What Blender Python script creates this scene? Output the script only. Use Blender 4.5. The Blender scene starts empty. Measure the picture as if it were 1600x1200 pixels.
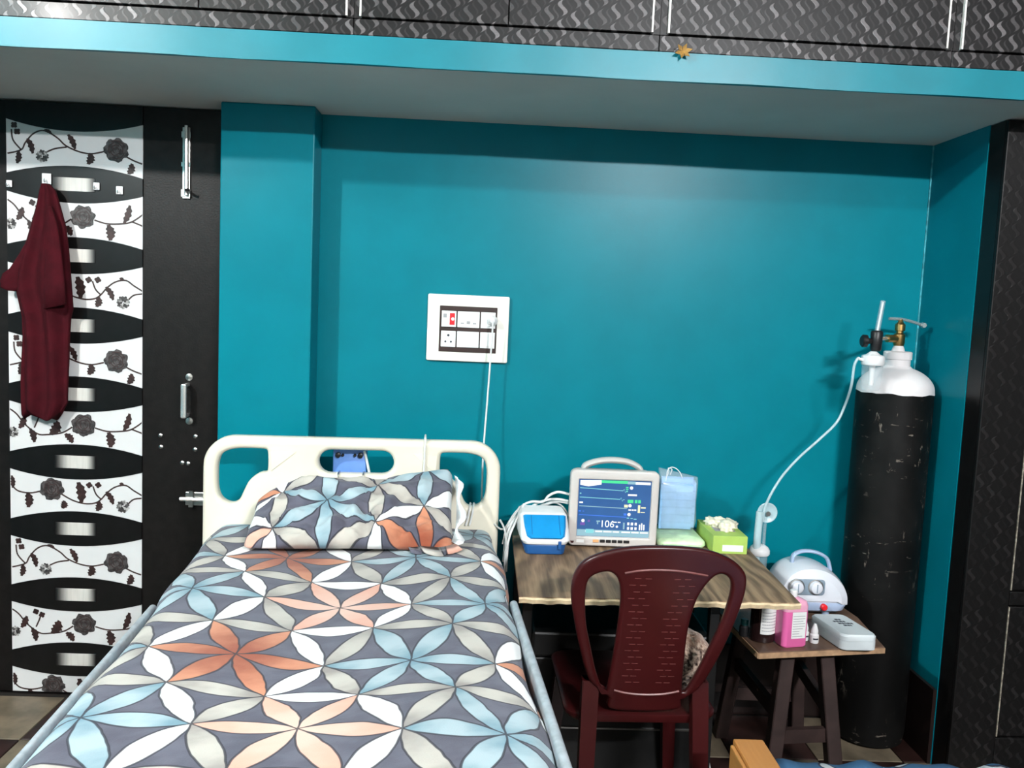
import bpy, bmesh, math, random
import numpy as np
from mathutils import Vector, Matrix, noise as mnoise
random.seed(7)
sc = bpy.context.scene
col = sc.collection
R = math.radians

# ------------------------------------------------------------------ camera, world, lights, exposure
def make_camera():
    yaw, pitch, roll, H, F = R(1.924), R(5.186), R(2.496), 1.4996, 1286.4
    f = Vector((math.sin(yaw)*math.cos(pitch), math.cos(yaw)*math.cos(pitch), -math.sin(pitch)))
    r = f.cross(Vector((0, 0, 1))).normalized(); u = r.cross(f)
    c, s = math.cos(roll), math.sin(roll)
    r2, u2 = c*r+s*u, -s*r+c*u
    cd = bpy.data.cameras.new('camera'); co = bpy.data.objects.new('camera', cd); col.objects.link(co)
    M = Matrix((r2, u2, -f)).transposed().to_4x4(); M.translation = Vector((0, 0, H))
    co.matrix_world = M
    cd.sensor_fit = 'HORIZONTAL'; cd.sensor_width = 36; cd.lens = 36*F/1600; cd.clip_start = .02
    sc.camera = co
make_camera()

w = bpy.data.worlds.new('world'); sc.world = w; w.use_nodes = True
w.node_tree.nodes['Background'].inputs[0].default_value = (.8, .9, 1, 1)
w.node_tree.nodes['Background'].inputs[1].default_value = .012

def lamp(name, kind, loc, energy, color=(1, 1, 1), rot=None, **kw):
    ld = bpy.data.lights.new(name, kind); ld.energy = energy; ld.color = color
    for k, v in kw.items(): setattr(ld, k, v)
    lo = bpy.data.objects.new(name, ld); col.objects.link(lo); lo.location = loc
    if rot: lo.rotation_euler = rot
    return lo
lamp('light_bulb', 'POINT', (-2.25, .3, 2.9), 100, (1, .965, .93), shadow_soft_size=.045)
lamp('tube_light', 'AREA', (1.35, -1.55, 2.88), 66, (.97, .98, 1), (R(62), 0, R(12)), shape='RECTANGLE', size=.7, size_y=.05)

vs = sc.view_settings
sc.display_settings.display_device = 'sRGB'
vs.view_transform = 'Standard'; vs.look = 'None'; vs.exposure = 1.5; vs.gamma = 1; vs.use_curve_mapping = False

# ------------------------------------------------------------------ node helpers and materials
class N:
    """a float socket with arithmetic"""
    def __init__(s, nt, sock): s.nt, s.s = nt, sock
    def op(s, o, *a):
        n = s.nt.nodes.new('ShaderNodeMath'); n.operation = o
        for i, x in enumerate((s,)+a):
            if isinstance(x, N): s.nt.links.new(x.s, n.inputs[i])
            else: n.inputs[i].default_value = x
        return N(s.nt, n.outputs[0])
    def val(s, x):
        n = s.nt.nodes.new('ShaderNodeValue'); n.outputs[0].default_value = x; return N(s.nt, n.outputs[0])
    def __add__(s, o): return s.op('ADD', o)
    __radd__ = __add__
    def __sub__(s, o): return s.op('SUBTRACT', o)
    def __rsub__(s, o): return s.val(o).op('SUBTRACT', s)
    def __mul__(s, o): return s.op('MULTIPLY', o)
    __rmul__ = __mul__
    def __truediv__(s, o): return s.op('DIVIDE', o)
    def floor(s): return s.op('FLOOR')
    def mod(s, m): return s.op('FLOORED_MODULO', m)
    def abs(s): return s.op('ABSOLUTE')
    def sqrt(s): return s.op('SQRT')
    def sin(s): return s.op('SINE')
    def lt(s, o): return s.op('LESS_THAN', o)
    def gt(s, o): return s.op('GREATER_THAN', o)
    def mn(s, o): return s.op('MINIMUM', o)
    def mx(s, o): return s.op('MAXIMUM', o)
    def near(s, v, e=.25): return (s-v).abs().lt(e)
    def smooth(s, a, b):
        n = s.nt.nodes.new('ShaderNodeMapRange'); n.interpolation_type = 'SMOOTHSTEP'
        s.nt.links.new(s.s, n.inputs[0]); n.inputs[1].default_value = a; n.inputs[2].default_value = b
        return N(s.nt, n.outputs[0])
def cmix(nt, f, a, b):
    n = nt.nodes.new('ShaderNodeMix'); n.data_type = 'RGBA'
    for i, x in ((0, f), (6, a), (7, b)):
        if isinstance(x, N): nt.links.new(x.s, n.inputs[i])
        elif isinstance(x, bpy.types.NodeSocket): nt.links.new(x, n.inputs[i])
        elif i == 0: n.inputs[0].default_value = x
        else: n.inputs[i].default_value = (*x, 1)
    return n.outputs[2]
def noise(nt, vec, scale, detail=3, rough=.5):
    n = nt.nodes.new('ShaderNodeTexNoise'); n.inputs['Scale'].default_value = scale
    n.inputs['Detail'].default_value = detail; n.inputs['Roughness'].default_value = rough
    if vec is not None: nt.links.new(vec, n.inputs['Vector'])
    return N(nt, n.outputs['Fac'])
def coords(nt, kind='Object'):
    n = nt.nodes.new('ShaderNodeTexCoord'); return n.outputs[kind]
def mapped(nt, vec, scale=(1, 1, 1), rot=(0, 0, 0)):
    n = nt.nodes.new('ShaderNodeMapping'); nt.links.new(vec, n.inputs[0])
    n.inputs['Scale'].default_value = scale; n.inputs['Rotation'].default_value = rot
    return n.outputs[0]
def sep(nt, vec):
    n = nt.nodes.new('ShaderNodeSeparateXYZ'); nt.links.new(vec, n.inputs[0])
    return [N(nt, o) for o in n.outputs]
def comb(nt, x, y, z=0):
    n = nt.nodes.new('ShaderNodeCombineXYZ')
    for i, v in enumerate((x, y, z)):
        if isinstance(v, N): nt.links.new(v.s, n.inputs[i])
        else: n.inputs[i].default_value = v
    return n.outputs[0]
def bump(nt, b, h, strength, dist=.01):
    n = nt.nodes.new('ShaderNodeBump'); n.inputs['Strength'].default_value = strength; n.inputs['Distance'].default_value = dist
    nt.links.new(h.s, n.inputs['Height']); nt.links.new(n.outputs[0], b.inputs['Normal'])
def base(name, rough=.5, metal=0, spec=.5, coat=0, trans=0, alpha=1, ior=1.45, emit=None, estr=0, sheen=0):
    m = bpy.data.materials.new(name); m.use_nodes = True; nt = m.node_tree
    b = nt.nodes['Principled BSDF']
    I = b.inputs
    I['Roughness'].default_value = rough; I['Metallic'].default_value = metal; I['Specular IOR Level'].default_value = spec
    I['Coat Weight'].default_value = coat; I['Coat Roughness'].default_value = .15
    I['Transmission Weight'].default_value = trans; I['Alpha'].default_value = alpha; I['IOR'].default_value = ior
    I['Sheen Weight'].default_value = sheen
    if emit: I['Emission Color'].default_value = (*emit, 1); I['Emission Strength'].default_value = estr
    return m, nt, b
def mat(name, c, rough=.5, vary=.08, scale=12, bmp=0, bscale=60, **kw):
    m, nt, b = base(name, rough, **kw)
    v = coords(nt)
    n = noise(nt, v, scale, 4)
    d = tuple(x*(1-vary) for x in c); e = tuple(min(1, x*(1+vary)) for x in c)
    nt.links.new(cmix(nt, n.smooth(.3, .7), d, e), b.inputs['Base Color'])
    if bmp: bump(nt, b, noise(nt, v, bscale, 3), bmp, .004)
    return m
def wood(name, c1, c2, scale=(6, 1.2, 6), rough=.45, freq=9):
    m, nt, b = base(name, rough)
    v = mapped(nt, coords(nt), scale)
    n1 = noise(nt, v, 1.2, 5, .6)
    x, y, z = sep(nt, v)
    ring = ((x+n1*2.2)*freq).sin()*.5+.5
    fine = noise(nt, mapped(nt, coords(nt), (120, 8, 120)), 1, 3)
    f = (ring*.6+fine*.5).smooth(.1, 1.0)
    nt.links.new(cmix(nt, f, c1, c2), b.inputs['Base Color'])
    bump(nt, b, f, .08, .002)
    return m
def wave_laminate(name='flame_laminate', lo=(.011, .0095, .0098), hi=(.13, .12, .122), sp_=.45):
    # dark laminate embossed with staggered S-shaped flames
    m, nt, b = base(name, .38, spec=sp_, coat=.03)
    v = coords(nt); x, y, z = sep(nt, v)
    def layer(du, dv, su, sv, bend, half):
        U = x*(1/su)+du; cell = U.floor(); fu = U-cell
        V = z*(1/sv)+dv+cell.mod(2.)*.5+(cell*1.7).sin()*.12; row = V.floor(); fv = V-row
        c = (fv*6.2832).sin()*bend+(fv-.5)*.34+.5
        wdt = (fv*3.1416).sin()*(half+.04)-.04
        wn = nt.nodes.new('ShaderNodeTexWhiteNoise'); wn.noise_dimensions = '2D'
        nt.links.new(comb(nt, cell, row), wn.inputs['Vector'])
        rnd = N(nt, wn.outputs['Value'])
        return ((fu-c).abs()-wdt).smooth(.04, -.05)*(rnd*rnd*.75+.25)
    f = layer(0, 0, .037, .052, .30, .21).mx(layer(.5, .25, .037, .052, .26, .09)*.22)
    grain = noise(nt, mapped(nt, v, (40, 40, 300)), 1, 2)
    f2 = f*(grain*.6+.6)
    nt.links.new(cmix(nt, f2, lo, hi), b.inputs['Base Color'])
    nt.links.new((f*-.12+.44).s, b.inputs['Roughness'])
    bump(nt, b, f, .35, .0015)
    return m
def petal_print():
    # triangular lattice of pointed petals, coloured flower by flower, from the cloth's own UV
    m, nt, b = base('petal_print_cotton', .85, spec=.25, sheen=.15)
    uv = coords(nt, 'UV')
    x0, y0, _ = sep(nt, uv)
    nz = nt.nodes.new('ShaderNodeTexNoise'); nz.inputs['Scale'].default_value = 1.6; nz.inputs['Detail'].default_value = 2
    nt.links.new(uv, nz.inputs['Vector'])
    sr = nt.nodes.new('ShaderNodeSeparateColor'); nt.links.new(nz.outputs['Color'], sr.inputs[0])
    a0 = x0+(N(nt, sr.outputs[0])-.5)*.10; b0 = y0+(N(nt, sr.outputs[1])-.5)*.10
    h = math.sqrt(3)/2
    cloud = noise(nt, uv, 2.6, 3)
    colr = None; line = None
    GAP = (.125, .127, .165)
    cur = cmix(nt, cloud.smooth(.3, .7), (.085, .085, .115), (.122, .122, .158))
    for d in range(3):
        a, bb = ((a0, b0), (a0+b0, a0*-1), (b0, (a0+b0)*-1))[d]
        k = (bb+.5).floor()
        t = a+(bb-k)*.5; mm = t.floor(); f = t-mm
        p = ((bb-k)*h).abs()
        hw = (((f-.5)*(f-.5)*-1+1).sqrt()-h)*1.08
        dist = p-hw
        ins = dist.smooth(.006, -.006)
        ln = dist.abs().smooth(.017, .007)*p.lt(.3)
        pm, pk = mm.mod(2.), k.mod(2.)
        cm, ck = mm+pm, k+pk*(pm*-2+1)
        if d == 0: ca, cb = cm, ck; X = mm+.5+k*.5
        elif d == 1: ca, cb = ck*-1, cm+ck; X = (mm+.5+k)*.5-k
        else: ca, cb = (cm+ck)*-1, cm; X = (mm+.5)*.5-(mm+.5+k)
        cx = ca+cb*.5
        c = (cx+.5).floor().mod(4.)
        right = (X-cx).gt(0)
        if d == 0: white = c.near(1)
        else: white = c.near(0)+c.near(1)*right+c.near(3)*right
        rr = f*(1-pm)+(1-f)*pm                # 0 at the flower's centre
        grad = (rr+(cloud-.5)*.9).smooth(.1, .95)
        rust = cmix(nt, grad, (.30, .080, .042), (.56, .24, .14))
        pink = cmix(nt, grad, (.74, .49, .40), (.70, .37, .28))
        g2 = ((f-.5).abs()*2+(cloud-.5)*1.2).smooth(0, 1)
        blue = cmix(nt, g2, (.38, .48, .52), (.16, .28, .34))
        fl = cmix(nt, c.near(0), blue, rust); fl = cmix(nt, c.near(1), fl, pink)
        beige = cmix(nt, g2, (.50, .47, .42), (.28, .255, .235))
        ring = cmix(nt, white.mn(1.), beige, (.85, .85, .84))
        pc = cmix(nt, pk, fl, ring)
        cur = cmix(nt, ins, cur, pc)
        line = ln if line is None else line.mx(ln)
    cur = cmix(nt, line*.9, cur, (.022, .022, .032))
    nt.links.new(cur, b.inputs['Base Color'])
    weave = noise(nt, mapped(nt, uv, (60, 60, 60)), 1, 2)
    bump(nt, b, weave+noise(nt, uv, 1.5, 3)*3, .15, .004)
    return m

def plank_print():
    m, nt, b = base('walnut_print_top', .55, spec=.3)
    v = coords(nt); x, y, z = sep(nt, v)
    n1 = noise(nt, mapped(nt, v, (5, 1.3, 1)), 1, 3, .55)
    n2 = noise(nt, mapped(nt, v, (3, 1.0, 1)), 1, 2)
    cat = ((x+.25)*(x+.25)*9+(y+.36)*(y+.36)*.8).sqrt()      # one cathedral figure near the left end
    q = (n1*2.6+cat*3.2+x*1.5)
    ring = ((q*14).sin()*.5+.5)
    fine = noise(nt, mapped(nt, v, (160, 9, 1)), 1, 3)
    f = (ring*.30+fine*.40+n2*.50).smooth(.2, 1.05)
    c = cmix(nt, f, (.085, .050, .030), (.40, .265, .155))
    nt.links.new(c, b.inputs['Base Color']); bump(nt, b, f, .06, .002)
    return m
M = {}
M['teal'] = mat('teal_enamel_paint', (.0006, .178, .230), .33, .05, 5, .04, 90, spec=.16)
M['teal_face'] = mat('teal_paint_fascia', (.0008, .180, .230), .40, .06, 6, .06, 40, spec=.42)
M['caulk'] = mat('pale_corner_caulk', (.06, .34, .40), .4, .4, 40)
M['soffit'] = mat('grey_distemper', (.62, .575, .53), .9, .04, 3, .05, 40)
M['cream_wall'] = mat('cream_wall_paint', (.62, .60, .55), .8, .03, 3)
M['ceiling'] = mat('white_ceiling_paint', (.75, .75, .73), .9, .03, 3)
M['skirting'] = mat('brown_skirting_tile', (.016, .009, .008), .35, .3, 8)
M['grout'] = mat('dark_grout', (.015, .011, .009), .9)
M['tile_beige'] = mat('beige_marble_tile', (.17, .135, .092), .4, .35, 9, .05, 30)
M['tile_maroon'] = mat('maroon_marble_tile', (.030, .013, .011), .4, .5, 9, .05, 30)
M['black_door'] = mat('black_door_laminate', (.0075, .0062, .0058), .42, .25, 30, .12, 160, spec=.25)
M['black_gloss'] = mat('black_gloss_laminate', (.006, .0055, .0055), .32, .2, 20, spec=.3)
M['panel_white'] = mat('white_print_panel', (.66, .66, .66), .45, .03, 6)
M['stem'] = mat('printed_stem_brown', (.038, .019, .017), .5, .35, 60)
M['leaf'] = mat('printed_leaf_maroon', (.030, .013, .012), .5, .5, 90)
M['rose'] = mat('printed_rose_grey', (.048, .043, .043), .5, .75, 75)
M['blossom'] = mat('printed_blossom_grey', (.30, .29, .28), .5, .7, 110)
M['laminate'] = wave_laminate(lo=(.0055, .0048, .005), hi=(.17, .155, .158), sp_=.32)
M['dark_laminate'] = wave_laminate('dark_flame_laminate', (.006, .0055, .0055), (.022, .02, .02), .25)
M['chrome'] = mat('chrome', (.78, .77, .75), .25, .05, 20, metal=.75)
M['steel'] = mat('dull_steel', (.45, .44, .42), .35, .1, 30, metal=1)
M['alu_strip'] = mat('white_edge_strip', (.75, .72, .68), .4, .15, 60)
M['beige_strip'] = mat('beige_edge_strip', (.28, .25, .20), .5, .5, 80)
M['white_pl'] = mat('white_plastic', (.80, .80, .80), .35, .03, 10)
M['maroon_cloth'] = mat('maroon_cotton', (.045, .002, .0055), .9, .2, 20, .2, 300, spec=.2)
M['cream_pl'] = mat('cream_moulded_plastic', (.76, .715, .59), .32, .03, 4, coat=.2)
M['rail_grey'] = mat('grey_white_enamel', (.36, .40, .43), .45, .15, 40)
M['mattress'] = mat('grey_mattress_cover', (.25, .29, .33), .6, .1, 10)
M['bed_frame'] = mat('black_bed_frame', (.02, .02, .022), .45)
M['print'] = petal_print()
M['hem'] = mat('white_hem_cotton', (.85, .85, .85), .9, .04, 20)
M['pump'] = mat('blue_painted_case', (.13, .28, .68), .4, .06, 20)
M['black_pl'] = mat('black_plastic', (.012, .012, .013), .4, .2, 20)
M['cream_plate'] = mat('cream_switch_plate', (.86, .84, .76), .3, .02, 10)
M['dark_brown_pl'] = mat('dark_brown_plastic', (.028, .012, .010), .4, .2, 20)
M['red_pl'] = mat('red_switch', (.75, .02, .03), .3, .05)
M['grey_mark'] = mat('grey_marking', (.35, .35, .36), .5, .05)
M['cable_white'] = mat('white_cable', (.72, .73, .72), .45, .06, 20)
M['cable_grey'] = mat('grey_cable', (.48, .49, .48), .45, .08, 20)
M['table_top'] = plank_print()
M['table_edge'] = mat('raw_pale_wood_edge', (.62, .48, .30), .7, .2, 40)
M['stool_top'] = wood('brown_stool_top', (.085, .048, .032), (.17, .10, .068), (8, 1.5, 6), .45, 5)
M['stool_edge'] = mat('light_stool_edge', (.42, .26, .15), .6, .2, 40)
M['stool_leg'] = mat('dark_brown_stool_leg', (.035, .020, .018), .55, .25, 15)
M['black_metal'] = mat('black_metal_leg', (.010, .010, .010), .4, .2)
M['maroon_pl'] = mat('maroon_moulded_plastic', (.040, .0045, .005), .33, .12, 8, coat=.08)
M['maroon_mark'] = mat('maroon_pale_ridge', (.15, .045, .042), .4, .2, 40)  # paler maroon for the chair's ridges and slot rows
M['monitor'] = mat('off_white_monitor_case', (.58, .545, .515), .4, .03, 10)
M['orange_pl'] = mat('orange_button', (.85, .42, .18), .4)
M['screen'] = mat('screen_blue', (.01, .03, .08), .25, .2, 8, emit=(.020, .062, .165), estr=.62)
def glow(name, c, s=1.0): return mat(name, (.02, .02, .02), .4, .05, emit=c, estr=s)
M['g_white'] = glow('screen_white', (.95, 1, 1), 0.42)
M['g_green'] = glow('screen_green', (.05, .75, .30), 0.42)
M['g_cyan'] = glow('screen_cyan', (.25, .75, .80), 0.36)
M['g_blue'] = glow('screen_bright_blue', (.03, .18, .85), 0.42)
M['g_yellow'] = glow('screen_yellow', (.85, .85, .55), 0.4)
M['g_purple'] = glow('screen_purple', (.18, .08, .45), 0.35)
M['g_pale'] = glow('screen_pale_blue', (.30, .55, .65), 0.36)
M['lid_blue'] = mat('clear_blue_lid', (.01, .27, .62), .15, .1, 12, coat=.5)
M['deep_blue'] = mat('deep_blue_plastic', (.012, .085, .27), .35, .1)
M['bag'] = mat('thin_clear_polythene', (.85, .92, 1), .12, .02, alpha=.22)
M['mask_blue'] = mat('pale_blue_mask_fabric', (.30, .55, .85), .9, .08, 30, .2, 200)
M['pale_green'] = mat('pale_green_wipes_wrap', (.62, .82, .50), .35, .15, 25, .3, 40)
M['green_box'] = mat('lime_green_card', (.40, .58, .12), .5, .08, 15)
M['label_white'] = mat('white_paper_label', (.85, .86, .84), .6, .03)
M['latex'] = mat('cream_latex', (.86, .80, .62), .55, .08, 60)
M['ink'] = mat('dark_ink', (.03, .035, .05), .6)
M['ink_grey'] = mat('grey_ink', (.30, .30, .33), .6)
M['neb'] = mat('white_nebuliser_case', (.70, .72, .78), .28, .02, coat=.3)
M['neb_base'] = mat('pale_blue_grey_base', (.40, .50, .68), .35, .04)
M['neb_panel'] = mat('grey_knob_panel', (.24, .31, .38), .4, .04)
M['clear'] = mat('clear_tint_plastic', (.80, .86, .90), .10, .02, alpha=.2, spec=.8)
M['frost'] = mat('translucent_tubing', (.62, .78, .82), .25, .04, alpha=.6)
M['pink'] = mat('pink_sanitizer_bottle', (.88, .17, .45), .22, .06, 6, coat=.3)
M['pink_top'] = mat('pale_pink_bottle_shoulder', (.88, .42, .58), .25, .05, 6, coat=.3)
M['amber'] = mat('dark_amber_bottle', (.018, .008, .008), .15, .2, coat=.4)
M['teal_pl'] = mat('teal_cap', (.01, .12, .13), .4)
M['case_white'] = mat('frosted_white_case', (.58, .63, .65), .35, .03, 12)
M['wood_orange'] = wood('orange_varnished_wood', (.40, .17, .045), (.58, .28, .085), (5, 1.2, 5), .35, 4)
M['brass'] = mat('brass', (.42, .26, .10), .35, .15, 30, metal=1)
M['cyl_white'] = mat('white_cylinder_paint', (.74, .70, .70), .45, .05, 8)
M['gold'] = mat('dried_gold_leaf', (.30, .16, .03), .6, .3, 60)
def cushion_mat():
    m, nt, b = base('furry_cushion', .95, spec=.1, sheen=.4)
    v = coords(nt); x, y, z = sep(nt, v)
    n = noise(nt, v, 14, 5, .7); n2 = noise(nt, mapped(nt, v, (30, 30, 30)), 3, 4)
    f = ((x-.028)*(x-.028)*1.2+(z-.075)*(z-.075)).sqrt()+(n-.5)*.06
    c1 = cmix(nt, f.smooth(.045, .095), (.025, .011, .008), (.42, .24, .17))
    c2 = cmix(nt, n2.smooth(.35, .7), c1, (.62, .46, .36))
    nt.links.new(c2, b.inputs['Base Color']); bump(nt, b, n2, .7, .01)
    return m
M['fur'] = cushion_mat()
def cyl_black():
    m, nt, b = base('scuffed_black_cylinder_paint', .5, spec=.2)
    v = coords(nt)
    s1 = noise(nt, mapped(nt, v, (38, 38, 14)), 1, 6, .65).smooth(.62, .66)
    s2 = noise(nt, mapped(nt, v, (20, 20, 70)), 1, 4, .6).smooth(.655, .68)
    big = noise(nt, v, 3.2, 2).smooth(.46, .60)
    f = s1.mx(s2)*big
    dust = noise(nt, v, 6, 4).smooth(.4, .8)
    c0 = cmix(nt, dust, (.0035, .0035, .0035), (.010, .0095, .009))
    nt.links.new(cmix(nt, f*.75, c0, (.20, .17, .14)), b.inputs['Base Color'])
    return m
M['cyl_black'] = cyl_black()
def blue_sheet():
    m, nt, b = base('blue_white_print_sheet', .85)
    v = coords(nt); f = noise(nt, mapped(nt, v, (7, 14, 7)), 1, 1)
    c = cmix(nt, f.smooth(.56, .57), (.045, .15, .30), (.78, .80, .82))
    c = cmix(nt, (f-.565).abs().smooth(.012, .006), c, (.03, .04, .08))
    nt.links.new(c, b.inputs['Base Color']); return m
M['blue_sheet'] = blue_sheet()
def inlay_mat():
    # printed brushed-metal strip of the door laminate: pale middle, fading to black at both ends
    m, nt, b = base('metal_strip_print', .35, spec=.5)
    x, y, z = sep(nt, coords(nt))
    a = x.smooth(-.074, -.012); c = x.smooth(.072, .034)
    st = noise(nt, mapped(nt, coords(nt), (90, 1, 6)), 1, 2)
    f = a*c*(st*.5+.72)
    nt.links.new(cmix(nt, f, (.006, .0055, .0055), (.62, .60, .56)), b.inputs['Base Color'])
    return m
M['inlay'] = inlay_mat()

# ------------------------------------------------------------------ mesh helpers
def obj(name, bm, m=None, parent=None, smooth=False, loc=None, recalc=True):
    me = bpy.data.meshes.new(name)
    if recalc: bmesh.ops.recalc_face_normals(bm, faces=bm.faces)
    bm.to_mesh(me); bm.free()
    return objm(name, me, m, parent, smooth, loc)
def objm(name, me, m=None, parent=None, smooth=False, loc=None):
    ms = m if isinstance(m, (list, tuple)) else [m]
    for x in ms:
        if x: me.materials.append(M[x] if isinstance(x, str) else x)
    if smooth:
        for p in me.polygons: p.use_smooth = True
        if smooth != 'all':
            try: me.set_sharp_from_angle(angle=R(38))
            except Exception: pass
    o = bpy.data.objects.new(name, me); col.objects.link(o)
    if parent: o.parent = parent
    if loc: o.location = loc
    return o
def thing(name, label, cat, loc=(0, 0, 0), rz=0, group=None):
    o = bpy.data.objects.new(name, None); col.objects.link(o); o.empty_display_size = .05
    o.location = loc; o.rotation_euler = (0, 0, rz)
    return tag(o, label, cat, group)
def tag(o, label, cat, group=None):
    o['label'] = label; o['category'] = cat
    if group: o['group'] = group
    return o
def struct(o): o['kind'] = 'structure'; return o
def B(): return bmesh.new()
def bx(bm, x0, x1, y0, y1, z0, z1, bev=0, seg=2):
    r = bmesh.ops.create_cube(bm, size=1)
    vs_ = r['verts']
    for v in vs_:
        v.co = Vector(((x0+x1)/2+v.co.x*(x1-x0), (y0+y1)/2+v.co.y*(y1-y0), (z0+z1)/2+v.co.z*(z1-z0)))
    if bev:
        es = list({e for v in vs_ for e in v.link_edges})
        bmesh.ops.bevel(bm, geom=es, offset=bev, segments=seg, affect='EDGES', profile=.5)
    return bm
def box(*a, **k): return bx(B(), *a, **k)
def prism(bm, pts, axis, a, b_):
    """extrude polygon pts (2D) along axis from a to b_"""
    def P(p, h):
        return {'x': (h, p[0], p[1]), 'y': (p[0], h, p[1]), 'z': (p[0], p[1], h)}[axis]
    A = [bm.verts.new(P(p, a)) for p in pts]; C = [bm.verts.new(P(p, b_)) for p in pts]
    n = len(pts)
    bm.faces.new(A); bm.faces.new(C[::-1])
    for i in range(n): bm.faces.new((A[i], C[i], C[(i+1) % n], A[(i+1) % n]))
    return bm
def lathe(bm, prof, seg=24, c=(0, 0, 0), axis='z'):
    rings = []
    for r, h in prof:
        ring = []
        for k in range(seg):
            t = 2*math.pi*k/seg; p = (r*math.cos(t), r*math.sin(t), h)
            if axis == 'x': p = (h, p[0], p[1])
            elif axis == 'y': p = (p[0], h, p[1])
            ring.append(bm.verts.new((p[0]+c[0], p[1]+c[1], p[2]+c[2])))
        rings.append(ring)
    for i in range(len(rings)-1):
        for k in range(seg):
            bm.faces.new((rings[i][k], rings[i][(k+1) % seg], rings[i+1][(k+1) % seg], rings[i+1][k]))
    bm.faces.new(rings[0][::-1]); bm.faces.new(rings[-1])
    return bm
def smooth_pts(pts, n=6):
    P = [Vector(p) for p in pts]; out = []
    for i in range(len(P)-1):
        p0 = P[max(i-1, 0)]; p1 = P[i]; p2 = P[i+1]; p3 = P[min(i+2, len(P)-1)]
        for k in range(n):
            t = k/n
            out.append(.5*((2*p1)+(p2-p0)*t+(2*p0-5*p1+4*p2-p3)*t*t+(3*p1-p0-3*p2+p3)*t**3))
    out.append(P[-1]); return out
def tube(bm, pts, r, seg=8, n=6, radii=None):
    P = smooth_pts(pts, n) if n > 1 else [Vector(p) for p in pts]
    T = [(P[min(i+1, len(P)-1)]-P[max(i-1, 0)]).normalized() for i in range(len(P))]
    up = Vector((0, 0, 1)) if abs(T[0].z) < .9 else Vector((1, 0, 0))
    nrm = T[0].cross(up).normalized(); rings = []
    for i, p in enumerate(P):
        nrm = (nrm-T[i]*nrm.dot(T[i])).normalized(); bi = T[i].cross(nrm)
        rr = r if radii is None else radii[0]+(radii[1]-radii[0])*i/(len(P)-1)
        rings.append([bm.verts.new(p+(nrm*math.cos(2*math.pi*k/seg)+bi*math.sin(2*math.pi*k/seg))*rr) for k in range(seg)])
    for i in range(len(rings)-1):
        for k in range(seg):
            bm.faces.new((rings[i][k], rings[i][(k+1) % seg], rings[i+1][(k+1) % seg], rings[i+1][k]))
    bm.faces.new(rings[0][::-1]); bm.faces.new(rings[-1])
    return bm
def round_poly(pts, n=5, closed=True):
    """closed Catmull-Rom through 2D points"""
    P = [Vector((p[0], p[1])) for p in pts]; L = len(P); out = []
    for i in range(L):
        p0, p1, p2, p3 = P[i-1], P[i], P[(i+1) % L], P[(i+2) % L]
        for k in range(n):
            t = k/n
            out.append(.5*((2*p1)+(p2-p0)*t+(2*p0-5*p1+4*p2-p3)*t*t+(3*p1-p0-3*p2+p3)*t**3))
    return [(p.x, p.y) for p in out]
def chaikin(pts, n):
    for _ in range(n):
        out = []
        for i in range(len(pts)):
            (x0, y0), (x1, y1) = pts[i], pts[(i+1) % len(pts)]
            out += [(.75*x0+.25*x1, .75*y0+.25*y1), (.25*x0+.75*x1, .25*y0+.75*y1)]
        pts = out
    return pts
def rrect(x0, x1, z0, z1, r, n=6):
    out = []
    for cx, cz, a in ((x1-r, z1-r, 0), (x0+r, z1-r, 90), (x0+r, z0+r, 180), (x1-r, z0+r, 270)):
        for k in range(n+1):
            t = R(a+90*k/n); out.append((cx+r*math.cos(t), cz+r*math.sin(t)))
    return out
def inset_poly(pts, d):
    n = len(pts); area = sum(pts[i][0]*pts[(i+1) % n][1]-pts[(i+1) % n][0]*pts[i][1] for i in range(n))
    sgn = 1 if area > 0 else -1; out = []
    for i in range(n):
        a, b_, c = Vector(pts[i-1]), Vector(pts[i]), Vector(pts[(i+1) % n])
        t = (c-a)
        if t.length < 1e-9: out.append(tuple(b_)); continue
        t.normalize(); nn = Vector((-t.y, t.x))*sgn
        out.append((b_.x+nn.x*d, b_.y+nn.y*d))
    return out
def plate(outline, holes, th, bev, res=3):
    """flat board in the xz plane, thickness th along y (centred), rounded edges; returns a bmesh"""
    cu = bpy.data.curves.new('tmp', 'CURVE'); cu.dimensions = '2D'; cu.fill_mode = 'BOTH'
    cu.extrude = max(th/2-bev, 0); cu.bevel_depth = bev; cu.bevel_resolution = res
    for k, pts in enumerate([outline]+list(holes)):
        pts = inset_poly(pts, bev if k == 0 else -bev)
        s = cu.splines.new('POLY'); s.points.add(len(pts)-1); s.use_cyclic_u = True
        for p, q in zip(s.points, pts): p.co = (q[0], q[1], 0, 1)
    o = bpy.data.objects.new('tmp', cu); col.objects.link(o)
    dg = bpy.context.evaluated_depsgraph_get()
    me = bpy.data.meshes.new_from_object(o.evaluated_get(dg))
    bpy.data.objects.remove(o); bpy.data.curves.remove(cu)
    bm = B(); bm.from_mesh(me); bpy.data.meshes.remove(me)
    bmesh.ops.remove_doubles(bm, verts=bm.verts, dist=1e-5)
    for v in bm.verts: v.co = Vector((v.co.x, -v.co.z, v.co.y))
    return bm
def slice_bm(bm, axis, vals):
    n = {'x': (1, 0, 0), 'y': (0, 1, 0), 'z': (0, 0, 1)}[axis]
    for v in vals:
        bmesh.ops.bisect_plane(bm, geom=bm.verts[:]+bm.edges[:]+bm.faces[:], plane_co=tuple(v*c for c in n), plane_no=n, dist=1e-6)
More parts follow.
